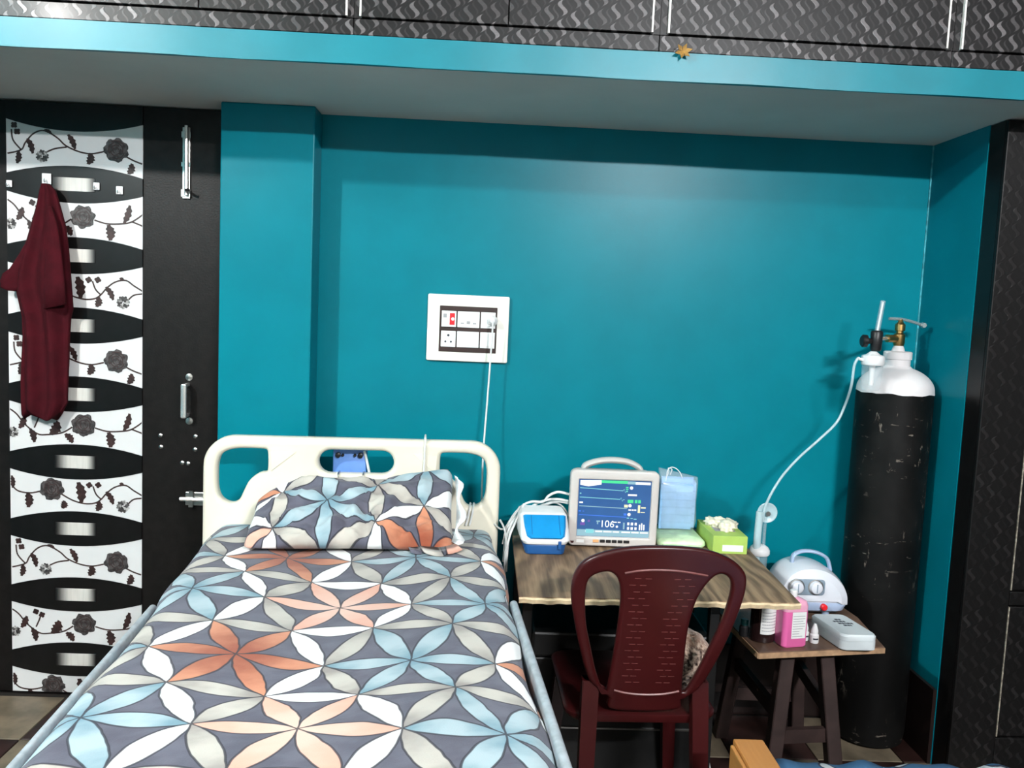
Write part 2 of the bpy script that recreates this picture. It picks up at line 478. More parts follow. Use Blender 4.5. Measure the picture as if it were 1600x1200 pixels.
def text_mesh(name, s, size, m, parent, loc, rot=(R(90), 0, 0), ext=.0004):
    cu = bpy.data.curves.new('tmp', 'FONT'); cu.body = s; cu.size = size; cu.extrude = ext; cu.align_x = 'CENTER'; cu.align_y = 'CENTER'
    o = bpy.data.objects.new('tmp', cu); col.objects.link(o)
    me = bpy.data.meshes.new_from_object(o.evaluated_get(bpy.context.evaluated_depsgraph_get()))
    bpy.data.objects.remove(o); bpy.data.curves.remove(cu)
    me.name = name
    o = objm(name, me, m, parent); o.location = loc; o.rotation_euler = rot
    return o

# ------------------------------------------------------------------ the room
ZS, ZB, YF = 2.155, 2.232, 2.36          # alcove soffit, top of slab edge, slab front
fl = struct(obj('floor', box(-2.55, 2.65, -2.0, 3.1, -.06, -.008), 'grout'))
tm = {}
for kind in ('tile_beige', 'tile_maroon'):
    me = bpy.data.meshes.new('tile'); b_ = box(-.148, .148, -.148, .148, -.008, 0, bev=.0015, seg=1); b_.to_mesh(me); b_.free()
    me.materials.append(M[kind]); tm[kind] = me
for i in range(14):
    for j in range(6):
        k = 'tile_beige' if (i+j) % 2 == 0 else 'tile_maroon'
        o = bpy.data.objects.new('tile', tm[k]); col.objects.link(o); o.parent = fl
        o.location = (-2.25+i*.3, 2.825-j*.3, 0)
wb = struct(obj('wall_back', box(-2.55, 2.65, 3.03, 3.12, -.06, 3.15), 'teal'))
struct(obj('wall_alcove', box(-.93, 1.6, 3.0, 3.03, 0, ZS), 'teal'))
struct(obj('wall_pillar', box(-.926, -.609, 2.879, 3.0, 0, ZS, bev=.005), 'teal'))
struct(obj('wall_right', box(1.59, 1.64, 2.665, 3.0, 0, ZS), 'teal'))
struct(obj('wall_side_left', box(-2.6, -2.5, -2.0, 3.1, 0, 3.1), 'teal'))
struct(obj('wall_side_right', box(2.6, 2.7, -2.0, 3.1, 0, 3.1), 'black_gloss'))
struct(obj('wall_behind', box(-2.6, 2.7, -2.1, -2.0, 0, 3.1), 'cream_wall'))
struct(obj('ceiling', box(-2.6, 2.7, -2.1, 3.1, 3.1, 3.2), 'ceiling'))
struct(obj('ceiling_alcove', box(-2.5, 2.6, YF+.012, 3.03, ZS, ZB), 'soffit'))
b_ = B()
xs = [-2.5+5.1*i/60 for i in range(61)]
prof = []
for x in xs:                                # hand-finished slab edge: slightly wavy
    prof.append((x, YF+.0015*math.sin(x*7)+.001*math.sin(x*23)))
for (z0, z1) in ((ZS, ZB),):
    fa = [bm_v for bm_v in ()]
    lo = [b_.verts.new((x, y, z0+.0012*math.sin(x*11))) for x, y in prof]; hi = [b_.verts.new((x, y-.0008, z1)) for x, y in prof]
    lo2 = [b_.verts.new((x, YF+.012, z0)) for x, y in prof]; hi2 = [b_.verts.new((x, YF+.012, z1)) for x, y in prof]
    for i in range(60):
        b_.faces.new((lo[i], lo[i+1], hi[i+1], hi[i])); b_.faces.new((lo2[i], lo[i], hi[i], hi2[i])) if i == 0 else None
        b_.faces.new((hi[i], hi[i+1], hi2[i+1], hi2[i])); b_.faces.new((lo[i], lo2[i], lo2[i+1], lo[i+1]))
struct(obj('trim_1', b_, 'teal_face', smooth=True))
struct(obj('trim_3', box(1.5855, 1.5905, 2.9955, 3.0005, .27, ZS-.001), 'caulk'))
struct(obj('baseboard_right', box(1.578, 1.59, 2.667, 3.0, 0, .265), 'skirting'))
struct(obj('baseboard_back', box(-.6, 1.578, 2.985, 3.0, 0, .27), 'skirting'))

# ------------------------------------------------------------------ door
door = struct(obj('door_1', box(-1.80, -.940, 3.0, 3.03, .005, 2.15, bev=.002), 'black_door'))
fr = B(); bx(fr, -1.98, -1.805, 2.97, 3.03, 0, 2.155); bx(fr, -.938, -.927, 2.985, 3.03, 0, 2.155)
struct(obj('trim_2', fr, 'black_door'))
PX0, PX1, PXC = -1.704, -1.233, -1.4685
PZ = [1.993-.2475*k for k in range(9)]
def panel_outline(top=True):
    n = 14; pts = []
    hm, hs = .059, .0925
    for k in range(n+1):
        t = -1+2*k/n; pts.append((t*.2355, -(hm+(hs-hm)*t*t)))
    for k in range(n, -1, -1):
        t = -1+2*k/n; pts.append((t*.2355, hm+(hs-hm)*t*t))
    return pts
def lens_outline():
    n = 14; pts = []
    hm, hs = .0640, .031
    for k in range(n+1):
        t = -1+2*k/n; pts.append((t*.2355, -(hm-(hm-hs)*t*t)))
    for k in range(n, -1, -1):
        t = -1+2*k/n; pts.append((t*.2355, hm-(hm-hs)*t*t))
    return pts
S = .00073
def sl(pts, ox, oy): return [((x-ox)*S-.2355, -(y-oy)*S) for x, y in pts]
V = {
 'A': dict(o=(60, 1068), stems=[[(65,1105),(130,1085),(150,1050),(190,1005),(240,990),(300,1020),(340,1055),(400,1080),(460,1088),(520,1075)],
            [(620,1090),(660,1110),(703,1125)],[(85,990),(92,1040),(130,1085)],[(250,1090),(290,1072),(345,1062)]],
      rose=(580,1065), leaf=[((160,1030),(185,1100),20),((118,1090),(110,1150),20),((352,1003),(385,1070),20),((460,1085),(446,1138),26),((655,1125),(638,1178),24),((240,985),(275,1003),12)],
      bl=[(230,1110,34)], bud=[(98,970),(112,1000)]),
 'B': dict(o=(55, 405), stems=[[(57,320),(90,345),(130,395),(190,440),(240,442),(310,430),(360,400)],[(470,400),(530,415),(600,412),(650,400),(707,360)],[(650,400),(705,420)],[(175,410),(192,370),(200,340)]],
      rose=(415,388), leaf=[((130,355),(102,415),22),((155,415),(175,483),22),((292,375),(255,440),34),((325,435),(362,478),24),((537,420),(546,495),30),((640,322),(612,408),22)],
      bl=[(72,435,30)], bud=[(175,330),(205,345)]),
 'C': dict(o=(55, 740), stems=[[(57,690),(90,725),(150,735),(210,722)],[(305,735),(360,765),(420,780),(470,775),(500,755),(530,720),(570,690),(620,680),(660,705),(703,730)],[(460,690),(475,730),(500,755)],[(632,775),(660,750),(703,742)]],
      rose=(258,712), leaf=[((140,732),(142,808),28),((318,768),(310,808),24),((388,672),(402,775),32),((490,765),(480,815),24),((525,715),(560,778),20),((63,650),(67,712),16),((590,672),(612,678),10)],
      bl=[(608,788,36)], bud=[(442,685),(486,683)]),
}
def floral(v, seed):
    rnd = random.Random(seed); d = V[v]; bm = B(); ox, oy = d['o']
    Y0 = -.0045
    def face(pts, mi, lift=0):
        if len(pts) < 3: return
        f = bm.faces.new([bm.verts.new((x, Y0-lift, z)) for x, z in pts]); f.material_index = mi
    def clampz(p):
        t = p[0]/.2355; lim = .059+(.0335)*t*t-.001
        return (max(-.2345, min(.2345, p[0])), max(-lim, min(lim, p[1])))
    for s in d['stems']:
        P = smooth_pts([(x, z, 0) for x, z in sl(s, ox, oy)], 5)
        for i in range(len(P)-1):
            a, b2 = P[i], P[i+1]; t = (b2-a); nn = Vector((-t.y, t.x, 0)).normalized()*.0028
            face([clampz(q) for q in ((a+nn).xy, (b2+nn).xy, (b2-nn).xy, (a-nn).xy)], 0)
    for a, b2, wd in d['leaf']:
        A, C = [Vector(q) for q in sl([a, b2], ox, oy)]; t = C-A; nn = Vector((-t.y, t.x)).normalized()
        L, Rr = [], []
        for k in range(9):
            u = k/8; ww = 1.4*wd*S*(math.sin(math.pi*min(1, u*.86+.07))**.7)*(1+.22*(-1)**k); bend = .25*wd*S*math.sin(u*3.1)
            p = A+t*u+nn*bend; L.append(p+nn*ww*.5); Rr.append(p-nn*ww*.5)
        for k in range(8): face([clampz(q) for q in (L[k], L[k+1], Rr[k+1], Rr[k])], 1, .0004)
    def blob(cx, cz, r, mi, lobes, amp, lift):
        c0 = bm.verts.new((cx, Y0-lift, cz)); ring = []
        for k in range(40):
            t = 2*math.pi*k/40; rr = r*(.90+1.6*amp*abs(math.sin(lobes*.5*t+seed))+.05*rnd.uniform(-1, 1))
            q = clampz((cx+rr*math.cos(t), cz+rr*math.sin(t)*.95)); ring.append(bm.verts.new((q[0], Y0-lift, q[1])))
        for k in range(40):
            f = bm.faces.new((c0, ring[k], ring[(k+1) % 40])); f.material_index = mi
    (rx, rz_), = sl([d['rose']], ox, oy)
    blob(rx, rz_, 56*S, 2, 7, .13, .0008)
    for k in range(9):                        # petals of the rose as curved darker strokes
        r0 = (12+k*4)*S; t0 = k*2.4
        pts = [(rx+r0*math.cos(t0+a_*.3), rz_+r0*math.sin(t0+a_*.3)) for a_ in range(7)]
        for i in range(6):
            a_, c_ = Vector(pts[i]), Vector(pts[i+1]); t = c_-a_; nn = Vector((-t.y, t.x)).normalized()*.0016
            face([clampz(q) for q in (a_+nn, c_+nn, c_-nn, a_-nn)], 1, .0012)
    for cx, cz, r in d['bl']:
        (bxx, bz), = sl([(cx, cz)], ox, oy)
        for k in range(7):
            t = k*.9+seed; blob(bxx+r*.5*S*math.cos(t), bz+r*.5*S*math.sin(t), r*.33*S, 3 if k % 2 else 2, 5, .3, .0006+.0001*k)
    for cx, cz in d['bud']:
        (bxx, bz), = sl([(cx, cz)], ox, oy); blob(bxx, bz, 13*S, 1, 4, .25, .0006)
    return bm
pm = {}
for k, z in enumerate(PZ):
    v = 'ABC'[k % 3]
    cut = -1 if k < 8 else 0
    b_ = B(); prism(b_, panel_outline(), 'y', 0, -.004)
    if k == 8:                               # bottom panel is cut by the door's lower edge
        bmesh.ops.bisect_plane(b_, geom=b_.verts[:]+b_.edges[:]+b_.faces[:], plane_co=(0, 0, -.004), plane_no=(0, 0, -1), clear_outer=True)
        e = [x for x in b_.edges if x.is_boundary]; bmesh.ops.holes_fill(b_, edges=e)
    p = obj('floral_panel', b_, 'panel_white', door, loc=(PXC, 2.9995, z))
    fb = floral(v, k)
    if k == 8: bmesh.ops.bisect_plane(fb, geom=fb.verts[:]+fb.edges[:]+fb.faces[:], plane_co=(0, 0, -.004), plane_no=(0, 0, -1), clear_outer=True)
    obj('floral_print', fb, ['stem', 'leaf', 'rose', 'blossom'], p, recalc=False)
for k in range(-1, 8):
    z = PZ[0]-.2475*(k+.5)
    if k == -1:
        b_ = B(); prism(b_, lens_outline(), 'y', 0, -.006)
        bmesh.ops.bisect_plane(b_, geom=b_.verts[:]+b_.edges[:]+b_.faces[:], plane_co=(0, 0, .03), plane_no=(0, 0, 1), clear_outer=True)
        bmesh.ops.holes_fill(b_, edges=[x for x in b_.edges if x.is_boundary])
    else:
        b_ = B(); prism(b_, lens_outline(), 'y', 0, -.006)
    le = obj('lens_panel', b_, 'black_gloss', door, loc=(PXC, 2.9995, z))
    if k >= 0:
        obj('metal_strip', box(-.075, .072, -.0085, -.006, -.0235, .0235, bev=.001, seg=1), 'inlay', le)
# tower bolt, handle, screws, latch
b_ = B(); bx(b_, -1.095, -1.068, 2.993, 3.0, 1.838, 2.086, bev=.002); bx(b_, -1.097, -1.066, 2.99, 2.994, 1.845, 1.87); bx(b_, -1.097, -1.066, 2.99, 2.994, 1.95, 1.965); bx(b_, -1.097, -1.066, 2.99, 2.994, 2.05, 2.07)
tb = obj('tower_bolt', b_, 'steel', door)
obj('bolt_rod', tube(B(), [(-1.078, 2.985, 1.85), (-1.078, 2.985, 2.09)], .0065, n=1), 'chrome', tb, smooth=True)
obj('bolt_knob', tube(B(), [(-1.078, 2.985, 1.868), (-1.070, 2.965, 1.866), (-1.058, 2.955, 1.864)], .005), 'black_pl', tb, smooth=True)
hb_ = B(); lathe(hb_, [(.013, 0), (.013, -.005), (.004, -.007)], 14, (-1.066, 3.0, 1.205), 'y'); lathe(hb_, [(.013, 0), (.013, -.005), (.004, -.007)], 14, (-1.064, 3.0, 1.045), 'y')
hd = obj('door_handle', hb_, 'steel', door, smooth=True)
g = plate(rrect(-.010, .010, -.062, .062, .006), [], .012, .004); bmesh.ops.translate(g, verts=g.verts, vec=(-1.070, 2.955, 1.122))
bx(g, -1.076, -1.064, 2.955, 3.0, 1.172, 1.184, bev=.002); bx(g, -1.076, -1.064, 2.955, 3.0, 1.062, 1.074, bev=.002)
obj('handle_grip', g, 'chrome', hd, smooth=True)
for x, z in ((-1.168, .988), (-1.166, .946), (-1.042, .989), (-1.043, .941), (-1.089, .89), (-1.068, .888)):
    obj('screw', lathe(B(), [(.008, 0), (.008, -.003), (.004, -.006)], 12, (x, 3.0, z), 'y'), 'steel', door, smooth=True)
b_ = B(); bx(b_, -1.075, -.945, 2.99, 3.0, .735, .785, bev=.003); bx(b_, -1.06, -1.045, 2.982, 2.99, .73, .79); bx(b_, -1.0, -.985, 2.982, 2.99, .73, .79)
la = obj('latch', b_, 'steel', door)
obj('bolt_rod', tube(B(), [(-1.09, 2.982, .76), (-.95, 2.982, .76)], .008, n=1), 'chrome', la, smooth=True)

# adhesive hooks on the door
for (x, z, s, lab) in ((-1.563, 1.885, .016, 'white square adhesive hook holding up the maroon shirt'), (-1.311, 1.857, .012, 'small white square hook standing right of the topmost metal strip'),
                    (-1.391, 1.867, .011, 'small pale hook touching the right end of the topmost metal strip'), (-1.692, 1.862, .010, 'small pale hook at the left edge of the door beside the shirt top')):
    h = thing('wall_hook', lab, 'hook', (x, 2.991, z), group='adhesive hooks on the door')
    obj('hook_base', box(-s, s, -.004, 0, -s*1.25, s*1.1, bev=.002), 'white_pl', h)
    obj('hook_tip', tube(B(), [(0, -.004, -s*.3), (0, -.012, -s*.8), (0, -.018, -s*.7), (0, -.019, -s*.1)], .0022, 6, 4), 'chrome', h, smooth=True)

# maroon shirt hanging from the hook
sh = thing('shirt', 'maroon cotton shirt hanging from a hook on the patterned door', 'shirt', (-1.55, 2.94, 1.05))
rows = [(1.862, -1.560, -1.532, .018), (1.84, -1.568, -1.512, .022), (1.79, -1.578, -1.497, .028), (1.72, -1.598, -1.478, .032), (1.64, -1.622, -1.468, .036), (1.56, -1.648, -1.462, .038),
        (1.49, -1.652, -1.457, .040), (1.435, -1.640, -1.454, .040), (1.40, -1.632, -1.462, .038), (1.33, -1.630, -1.467, .036), (1.25, -1.634, -1.470, .036), (1.17, -1.638, -1.474, .034), (1.10, -1.638, -1.476, .032), (1.062, -1.636, -1.492, .030), (1.050, -1.63, -1.50, .024)]
b_ = B(); rings = []; n = 48
for i, (z, x0, x1, dp) in enumerate(rows):
    ring = []
    for k in range(n):
        t = 2*math.pi*k/n; cx, hw = (x0+x1)/2, (x1-x0)/2
        fold = 1+.55*math.sin(6*t+.8*math.sin(z*7)+i*.10)*min(1, .35+i*.12)
        zz = z+(.016*math.sin(3*t+1) if i >= len(rows)-2 else 0)
        ring.append(b_.verts.new((cx+hw*math.cos(t)-(-1.55), -dp*.75*math.sin(t)*fold+.012, zz-1.05)))
    rings.append(ring)
for i in range(len(rings)-1):
    for k in range(n): b_.faces.new((rings[i][k], rings[i][(k+1) % n], rings[i+1][(k+1) % n], rings[i+1][k]))
b_.faces.new(rings[0]); b_.faces.new(rings[-1][::-1])
bmesh.ops.subdivide_edges(b_, edges=b_.edges, cuts=1, use_grid_fill=True, smooth=.5)
obj('shirt_body', b_, 'maroon_cloth', sh, smooth='all')
def flat_sleeve(pts):
    bm = B(); rg = []
    for (x, z, hx, hz, y) in pts:
        rg.append([bm.verts.new((x+1.55+hx*math.cos(2*math.pi*k/16), y+.010*math.sin(2*math.pi*k/16)*(1+.3*math.sin(k*2.2)), z-1.05+hz*math.cos(2*math.pi*k/16))) for k in range(16)])
    for i in range(len(rg)-1):
        for k in range(16): bm.faces.new((rg[i][k], rg[i][(k+1) % 16], rg[i+1][(k+1) % 16], rg[i+1][k]))
    bm.faces.new(rg[0]); bm.faces.new(rg[-1][::-1]); return bm
obj('sleeve', flat_sleeve([(-1.600, 1.600, .012, .10, .004), (-1.640, 1.552, .008, .066, .0), (-1.668, 1.528, .006, .040, -.002), (-1.690, 1.522, .004, .026, -.003)]), 'maroon_cloth', sh, smooth='all')
obj('sleeve', flat_sleeve([(-1.520, 1.78, .006, .004, -.012), (-1.508, 1.72, .018, .004, -.022), (-1.500, 1.62, .028, .004, -.030), (-1.495, 1.52, .036, .006, -.036), (-1.492, 1.44, .038, .010, -.038)]), 'maroon_cloth', sh, smooth='all')

# ------------------------------------------------------------------ loft cabinets
def loft(x0, x1, seams, lab, wl=True, wr=True):
    t = thing('loft_cabinet', lab, 'cabinet', (x0, 2.372, ZB), group='cabinets in the loft above the slab')
    L = x1-x0; H = 3.09-ZB
    obj('carcass', box(0, L, .002, .55, .002, H), 'black_gloss', t)
    obj('bottom_rail', box(.0005, L-.0005, -.010, .002, .002, .046, bev=.0015, seg=1), 'laminate', t)
    sxs = [s-x0 for s in seams]
    for s0, s1 in ((.0005, sxs[0]-.002), (sxs[-1]+.002, L-.0005)):
        if s1-s0 > .004: obj('stile', box(s0, s1, -.010, .002, .047, H), 'laminate', t)
    for k in range(len(sxs)-1):
        d = obj('cabinet_door', box(sxs[k]+.0015, sxs[k+1]-.0015, -.019, .002, .0485, H-.02, bev=.001, seg=1), 'laminate', t)
        if k == 0 and wl: obj('edge_strip', box(sxs[k]-.0035, sxs[k]+.0015, -.020, .0, .050, H-.02), 'alu_strip', d)
        if k == len(sxs)-2 and wr: obj('edge_strip', box(sxs[k+1]-.0015, sxs[k+1]+.0035, -.020, .0, .050, H-.02), 'alu_strip', d)
loft(-2.50, -.400, [-2.44, -1.63, -.82, -.42], 'dark flame-patterned loft cabinet at the far left above the black door', True)
loft(-.400, .449, [-.380, .026, .425], 'two-door flame-patterned loft cabinet above the switch plate')
loft(.449, 1.2815, [.473, 1.259], 'wide single-door flame-patterned loft cabinet above the chair and monitor')
loft(1.2815, 2.60, [1.304, 1.95, 2.56], 'flame-patterned loft cabinet at the far right above the oxygen cylinder', True, False)
# dried golden sprig hanging under the loft rail
gd = thing('dried_sprig', 'tiny dried golden leaf sprig stuck to the edge under the loft cabinets', 'sprig', (.513, 2.349, 2.232))
for k in range(6):
    a_ = -1.2+k*.5; b_ = B()
    p0 = Vector((0, -.004, .0)); p1 = Vector((.026*math.sin(a_), -.012, .026*math.cos(a_)*(1 if k % 2 else -1)*.8))
    sidev = Vector((p1.z, 0, -p1.x)).normalized()*.006; mid = (p0+p1)*.5
    q = [b_.verts.new(v_) for v_ in (p0, mid+sidev, p1, mid-sidev)]; q2 = [b_.verts.new(Vector(v_.co)+Vector((0, .002, 0))) for v_ in q]
    b_.faces.new(q); b_.faces.new(q2[::-1])
    for i in range(4): b_.faces.new((q[i], q2[i], q2[(i+1) % 4], q[(i+1) % 4]))
    obj('leaf', b_, 'gold', gd)

# ------------------------------------------------------------------ wardrobe on the right
wd_ = thing('wardrobe', 'black laminate wardrobe at the right edge beside the teal alcove', 'wardrobe', (1.592, 2.57, 0))
obj('carcass', box(.0005, 1.0, .02, .42, 0, ZS-.003), 'black_gloss', wd_) if False else None
b_ = B(); bx(b_, 0, 1.0, .015, .092, 0, ZS-.003); bx(b_, .055, 1.0, .092, .42, 0, ZS-.003)
obj('carcass', b_, 'black_gloss', wd_)
obj('stile', box(0, .153, 0, .015, 0, ZS-.003, bev=.003), 'dark_laminate', wd_)
for z0, z1 in ((.0, .150), (.605, .650), (2.10, ZS-.003)):
    obj('rail', box(.1535, 1.0, 0, .015, z0, z1, bev=.002), 'dark_laminate', wd_)
for z0, z1 in ((.153, .602), (.653, 2.097)):
    d = obj('wardrobe_door', box(.157, .60, .002, .015, z0+.003, z1-.003, bev=.003), 'dark_laminate', wd_)
    obj('edge_strip', box(.1535, .157, -.001, .014, z0+.003, z1-.003), 'beige_strip', d)
    obj('wardrobe_door', box(.605, .998, .002, .015, z0+.003, z1-.003, bev=.003), 'dark_laminate', wd_)

# ------------------------------------------------------------------ hospital bed (frame of its own: u across, v towards the wall)
BA = R(4.8); BO = Vector((-.416, 2.703, 0))
EX = Vector((math.cos(BA), math.sin(BA), 0)); EY = Vector((-math.sin(BA), math.cos(BA), 0))
def bw(u, v, z): return BO+EX*u+EY*v+Vector((0, 0, z))
bed = thing('hospital_bed', 'hospital bed with a cream moulded plastic headboard with cut-out handles', 'bed', BO, BA)
out = [(-.476, .30), (-.483, .60), (-.482, .95)]+[(-.482+.10*(1-math.cos(R(a))), .957+.098*math.sin(R(a))) for a in range(10, 91, 8)]
out += [(-x, z) for x, z in out[::-1]]
hl = [(-.437, .965), (-.425, .999), (-.384, 1.014), (-.33, 1.015), (-.285, 1.014), (-.279, 1.008), (-.278, .942), (-.285, .937), (-.304, .936), (-.337, .912), (-.354, .875), (-.367, .843), (-.388, .831), (-.419, .841), (-.436, .869), (-.438, .92)]
hl = chaikin(hl, 2)
hr = [(-x, z) for x, z in hl[::-1]]
ho = [(-.117+.039-.039*math.cos(R(a)), .977+.039*math.sin(R(a))) for a in range(-90, 91, 15)]
ho = [(.005-.083-.039*math.sin(R(a)), .977+.039*math.cos(R(a))) for a in range(180, -1, -15)][::1]+[(.005+.083+.039*math.sin(R(a)), .977+.039*math.cos(R(a))) for a in range(0, 181, 15)]
hb = plate(out, [hl, ho, hr], .052, .016, 3)
head = obj('headboard', hb, 'cream_pl', bed, smooth=True)
rp = plate([(-.268, 1.008), (-.19, 1.008), (-.265, .945)], [], .004, .0015, 1); bmesh.ops.translate(rp, verts=rp.verts, vec=(0, -.027, 0))
obj('moulded_rib', rp, 'cream_pl', head)
rp = plate([(.268, 1.008), (.265, .945), (.19, 1.008)], [], .004, .0015, 1); bmesh.ops.translate(rp, verts=rp.verts, vec=(0, -.027, 0))
obj('moulded_rib', rp, 'cream_pl', head)
b_ = B(); bx(b_, -.44, .44, -1.98, -.03, .42, .50, bev=.01)
obj('bed_base', b_, 'bed_frame', bed)
for u in (-.40, .40):
    for v in (-.25, -1.85):
        obj('leg', box(u-.025, u+.025, v-.025, v+.025, .0, .42, bev=.004), 'bed_frame', bed)
def rail(side, dz=0, th=.019):
    g = plate(rrect(-1.95, -.665, .690, .752, .020), [], th, th*.42, 3)   # x = v, z; thickness across
    for v_ in g.verts: v_.co = Vector((v_.co.y+side, v_.co.x, v_.co.z+dz))
    obj('side_rail', g, 'rail_grey', bed, smooth=True)
    for v in (-.8, -1.75): obj('rail_post', box(side-.006, side+.006, v-.02, v+.02, .46, .692), 'bed_frame', bed)
rail(-.434, -.012, .014); rail(.459)
# mattress
mt = thing('mattress', 'grey covered mattress under the petal print bedsheet', 'mattress', (BO.x, BO.y, .5), BA)
g = box(-.405, .428, -1.97, -.032, .001, .235, bev=.04, seg=4); obj('mattress_core', g, 'mattress', mt, smooth='all')

# printed bedsheet: shape, then UV in petal-lattice coordinates
LN = [(-1,0,-.5438,1.7592),(0,0,-.3490,1.6951),(1,0,-.1636,1.6289),(2,0,.0100,1.6752),(3,0,.1852,1.6602),
      (-1,1,-.4428,1.8899),(0,1,-.2526,1.8147),(1,1,-.0755,1.8438),(2,1,.1055,1.8699),(-1,2,-.3492,2.0356),(0,2,-.1621,1.9756),(1,2,.0122,2.0066),(2,2,.1932,1.9856)]
def lattice_nodes():
    o, e1, e2 = np.array([-.357, 1.718]), np.array([.181, -.017]), np.array([.094, .151])
    res = {(-1,0):(-.006,.024),(0,0):(.008,-.023),(1,0):(.012,-.072),(2,0):(.005,-.009),(3,0):(-.001,-.007),(-1,1):(.001,.004),(0,1):(.010,-.054),(1,1):(.006,-.008),(2,1):(.006,.035),
           (-1,2):(0,-.001),(0,2):(.006,-.044),(1,2):(-.001,.004),(2,2):(-.001,0),(-2,2):(-.012,.035),(-2,3):(-.003,.016),(-1,3):(.001,-.037),(0,3):(.003,-.012),(1,3):(.006,.05),(2,3):(-.017,-.014),
           (-2,4):(-.006,.002),(-1,4):(-.002,-.012),(0,4):(0,.034),(1,4):(.004,.025),(0,-1):(-.001,.011),(1,-1):(.012,-.039),(2,-1):(.003,-.013),(3,-1):(.004,.040),(4,-1):(-.017,-.033),
           (0,-2):(-.012,.030),(1,-2):(-.004,.026),(2,-2):(.002,.011),(3,-2):(-.002,.020),(4,-2):(-.004,.014)}
    K = list(res); D = np.array([res[k] for k in K])
    P = np.array([o+k[0]*e1+k[1]*e2 for k in K])+D
    sg = .13
    G = np.exp(-((P[:, None]-P[None])**2).sum(-1)/(2*sg*sg))
    W = np.linalg.solve(G+.03*np.eye(len(K)), D)
    Ei = np.linalg.inv(np.array([e1, e2]).T)
    def f(u, v):
        p = np.array([u+BO.dot(EX), v+BO.dot(EY)])
        d = np.exp(-((P-p)**2).sum(-1)/(2*sg*sg))@W
        return Ei@(p-d-o)
    return f
LAT = lattice_nodes()
def edge_drop(a, half, r):
    """arc length a from the middle -> (across, drop)"""
    s = 1 if a >= 0 else -1; a = abs(a)
    if a <= half-r: return s*a, 0
    q = (a-(half-r))/r
    if q <= math.pi/2: return s*(half-r+r*math.sin(q)), r*(1-math.cos(q))
    return s*(half+.004), r+(a-(half-r)-r*math.pi/2)
def hsh(*a): return math.sin(sum(x*k for x, k in zip(a, (12.9898, 78.233, 37.719))))
UC = .012
def sheet_pt(a, v):
    half = .435+.018*min(1, max(0, (v+.72)/.2))
    x, d = edge_drop(a, half, .05)
    z = .762-d
    z += .004*math.sin(a*9+v*4)+.003*math.sin(v*11-a*6)
    # sag and small creases near the head
    hd_ = max(0, 1-abs(v+.25)/.35)
    z += hd_*.004*math.sin(a*31+v*12)
    if d > .02: x += .006*math.sin(v*13)
    return Vector((UC+x, v, z))
NU, NV = 90, 170
A0, A1, V0, V1 = -.60, .60, -2.02, -.030
b_ = B(); uvl = b_.loops.layers.uv.new('UVMap'); grid = []; guv = {}
for j in range(NV+1):
    v = V0+(V1-V0)*j/NV; row = []
    for i in range(NU+1):
        a_ = A0+(A1-A0)*i/NU
        vt = b_.verts.new(sheet_pt(a_, v)); q = LAT(UC+a_, v); guv[vt] = (q[0], q[1]); row.append(vt)
    grid.append(row)
for j in range(NV):
    for i in range(NU):
        f = b_.faces.new((grid[j][i], grid[j][i+1], grid[j+1][i+1], grid[j+1][i]))
        for l in f.loops: l[uvl].uv = guv[l.vert]
sheet = obj('bedsheet', b_, 'print', smooth='all'); sheet.location = BO; sheet.rotation_euler = (0, 0, BA)
tag(sheet, 'grey bedsheet printed with white, blue, beige, pink and rust petals', 'bedsheet')

# pillow
pl = thing('pillow', 'crumpled pillow in a petal print case leaning on the headboard', 'pillow', (BO.x, BO.y, .76), BA)
def pillow_pt(s, t, side):
    # s across -1..1, t from front foot to back top
    hx, hy = .318, .165
    c = Vector((.012, -.185, .064+.016)); ang = R(30)
    d = Vector((0, math.cos(ang), math.sin(ang))); nrm = Vector((0, -math.sin(ang), math.cos(ang)))
    m_ = max(0, 1-abs(s)**2.6)*max(0, 1-abs(t)**2.6)
    th = .062*(m_**.42)
    pin = 1-.06*(1-abs(s)**2)*1.0
    x = s*hx*(1-.05*(1-t*t)); y = t*hy*(1-.10*(1-abs(s)))
    # raised right top corner, low left corner
    lift = .030*max(0, s-.45)*max(0, t+.2)*2.0-.055*max(0, -s-.55)*max(0, t+.3)
    y2 = y+(.030*max(0, s-.3)*max(0, t) - .09*max(0, -s-.55)*max(0, t+.1))*1.5
    wr = .010*math.sin(9*s+5*t+2*math.sin(4*s))*math.sin(6*t-3*s)+.015*math.exp(-((t+.55)/.25)**2)*math.sin(14*s+3*math.sin(5*s))
    wr += .010*math.sin(22*s-9*t)*math.exp(-((s-.35)/.3)**2-((t+.4)/.5)**2)
    rid = 1-abs(mnoise.noise(Vector((s*2.6+1.3*t, t*1.9-s*.8, 3.1))))*2
    rid2 = 1-abs(mnoise.noise(Vector((s*5.2-2*t, t*3.1+s, 8.4))))*2
    wr += .020*(rid**3)*(.45+.55*max(0, -t))+.010*max(0, rid2)**2*(1-.6*t)
    off = side*th+(wr if side > 0 else 0)*min(1, m_*3)
    rc = 1-.09*abs(s)**7*abs(t)**7; x *= rc; y2 *= rc
    return c+Vector((x, 0, 0))+d*y2+nrm*(off+lift)
def pillow_uv(s, t):
    X, Yy = (s+.25)*1.80, (t+.06)*.95
    i = X/1.732-Yy; j = X/1.732+Yy
    return (2+i, j)
b_ = B(); uvl = b_.loops.layers.uv.new('UVMap'); n, m_ = 72, 44; guv = {}
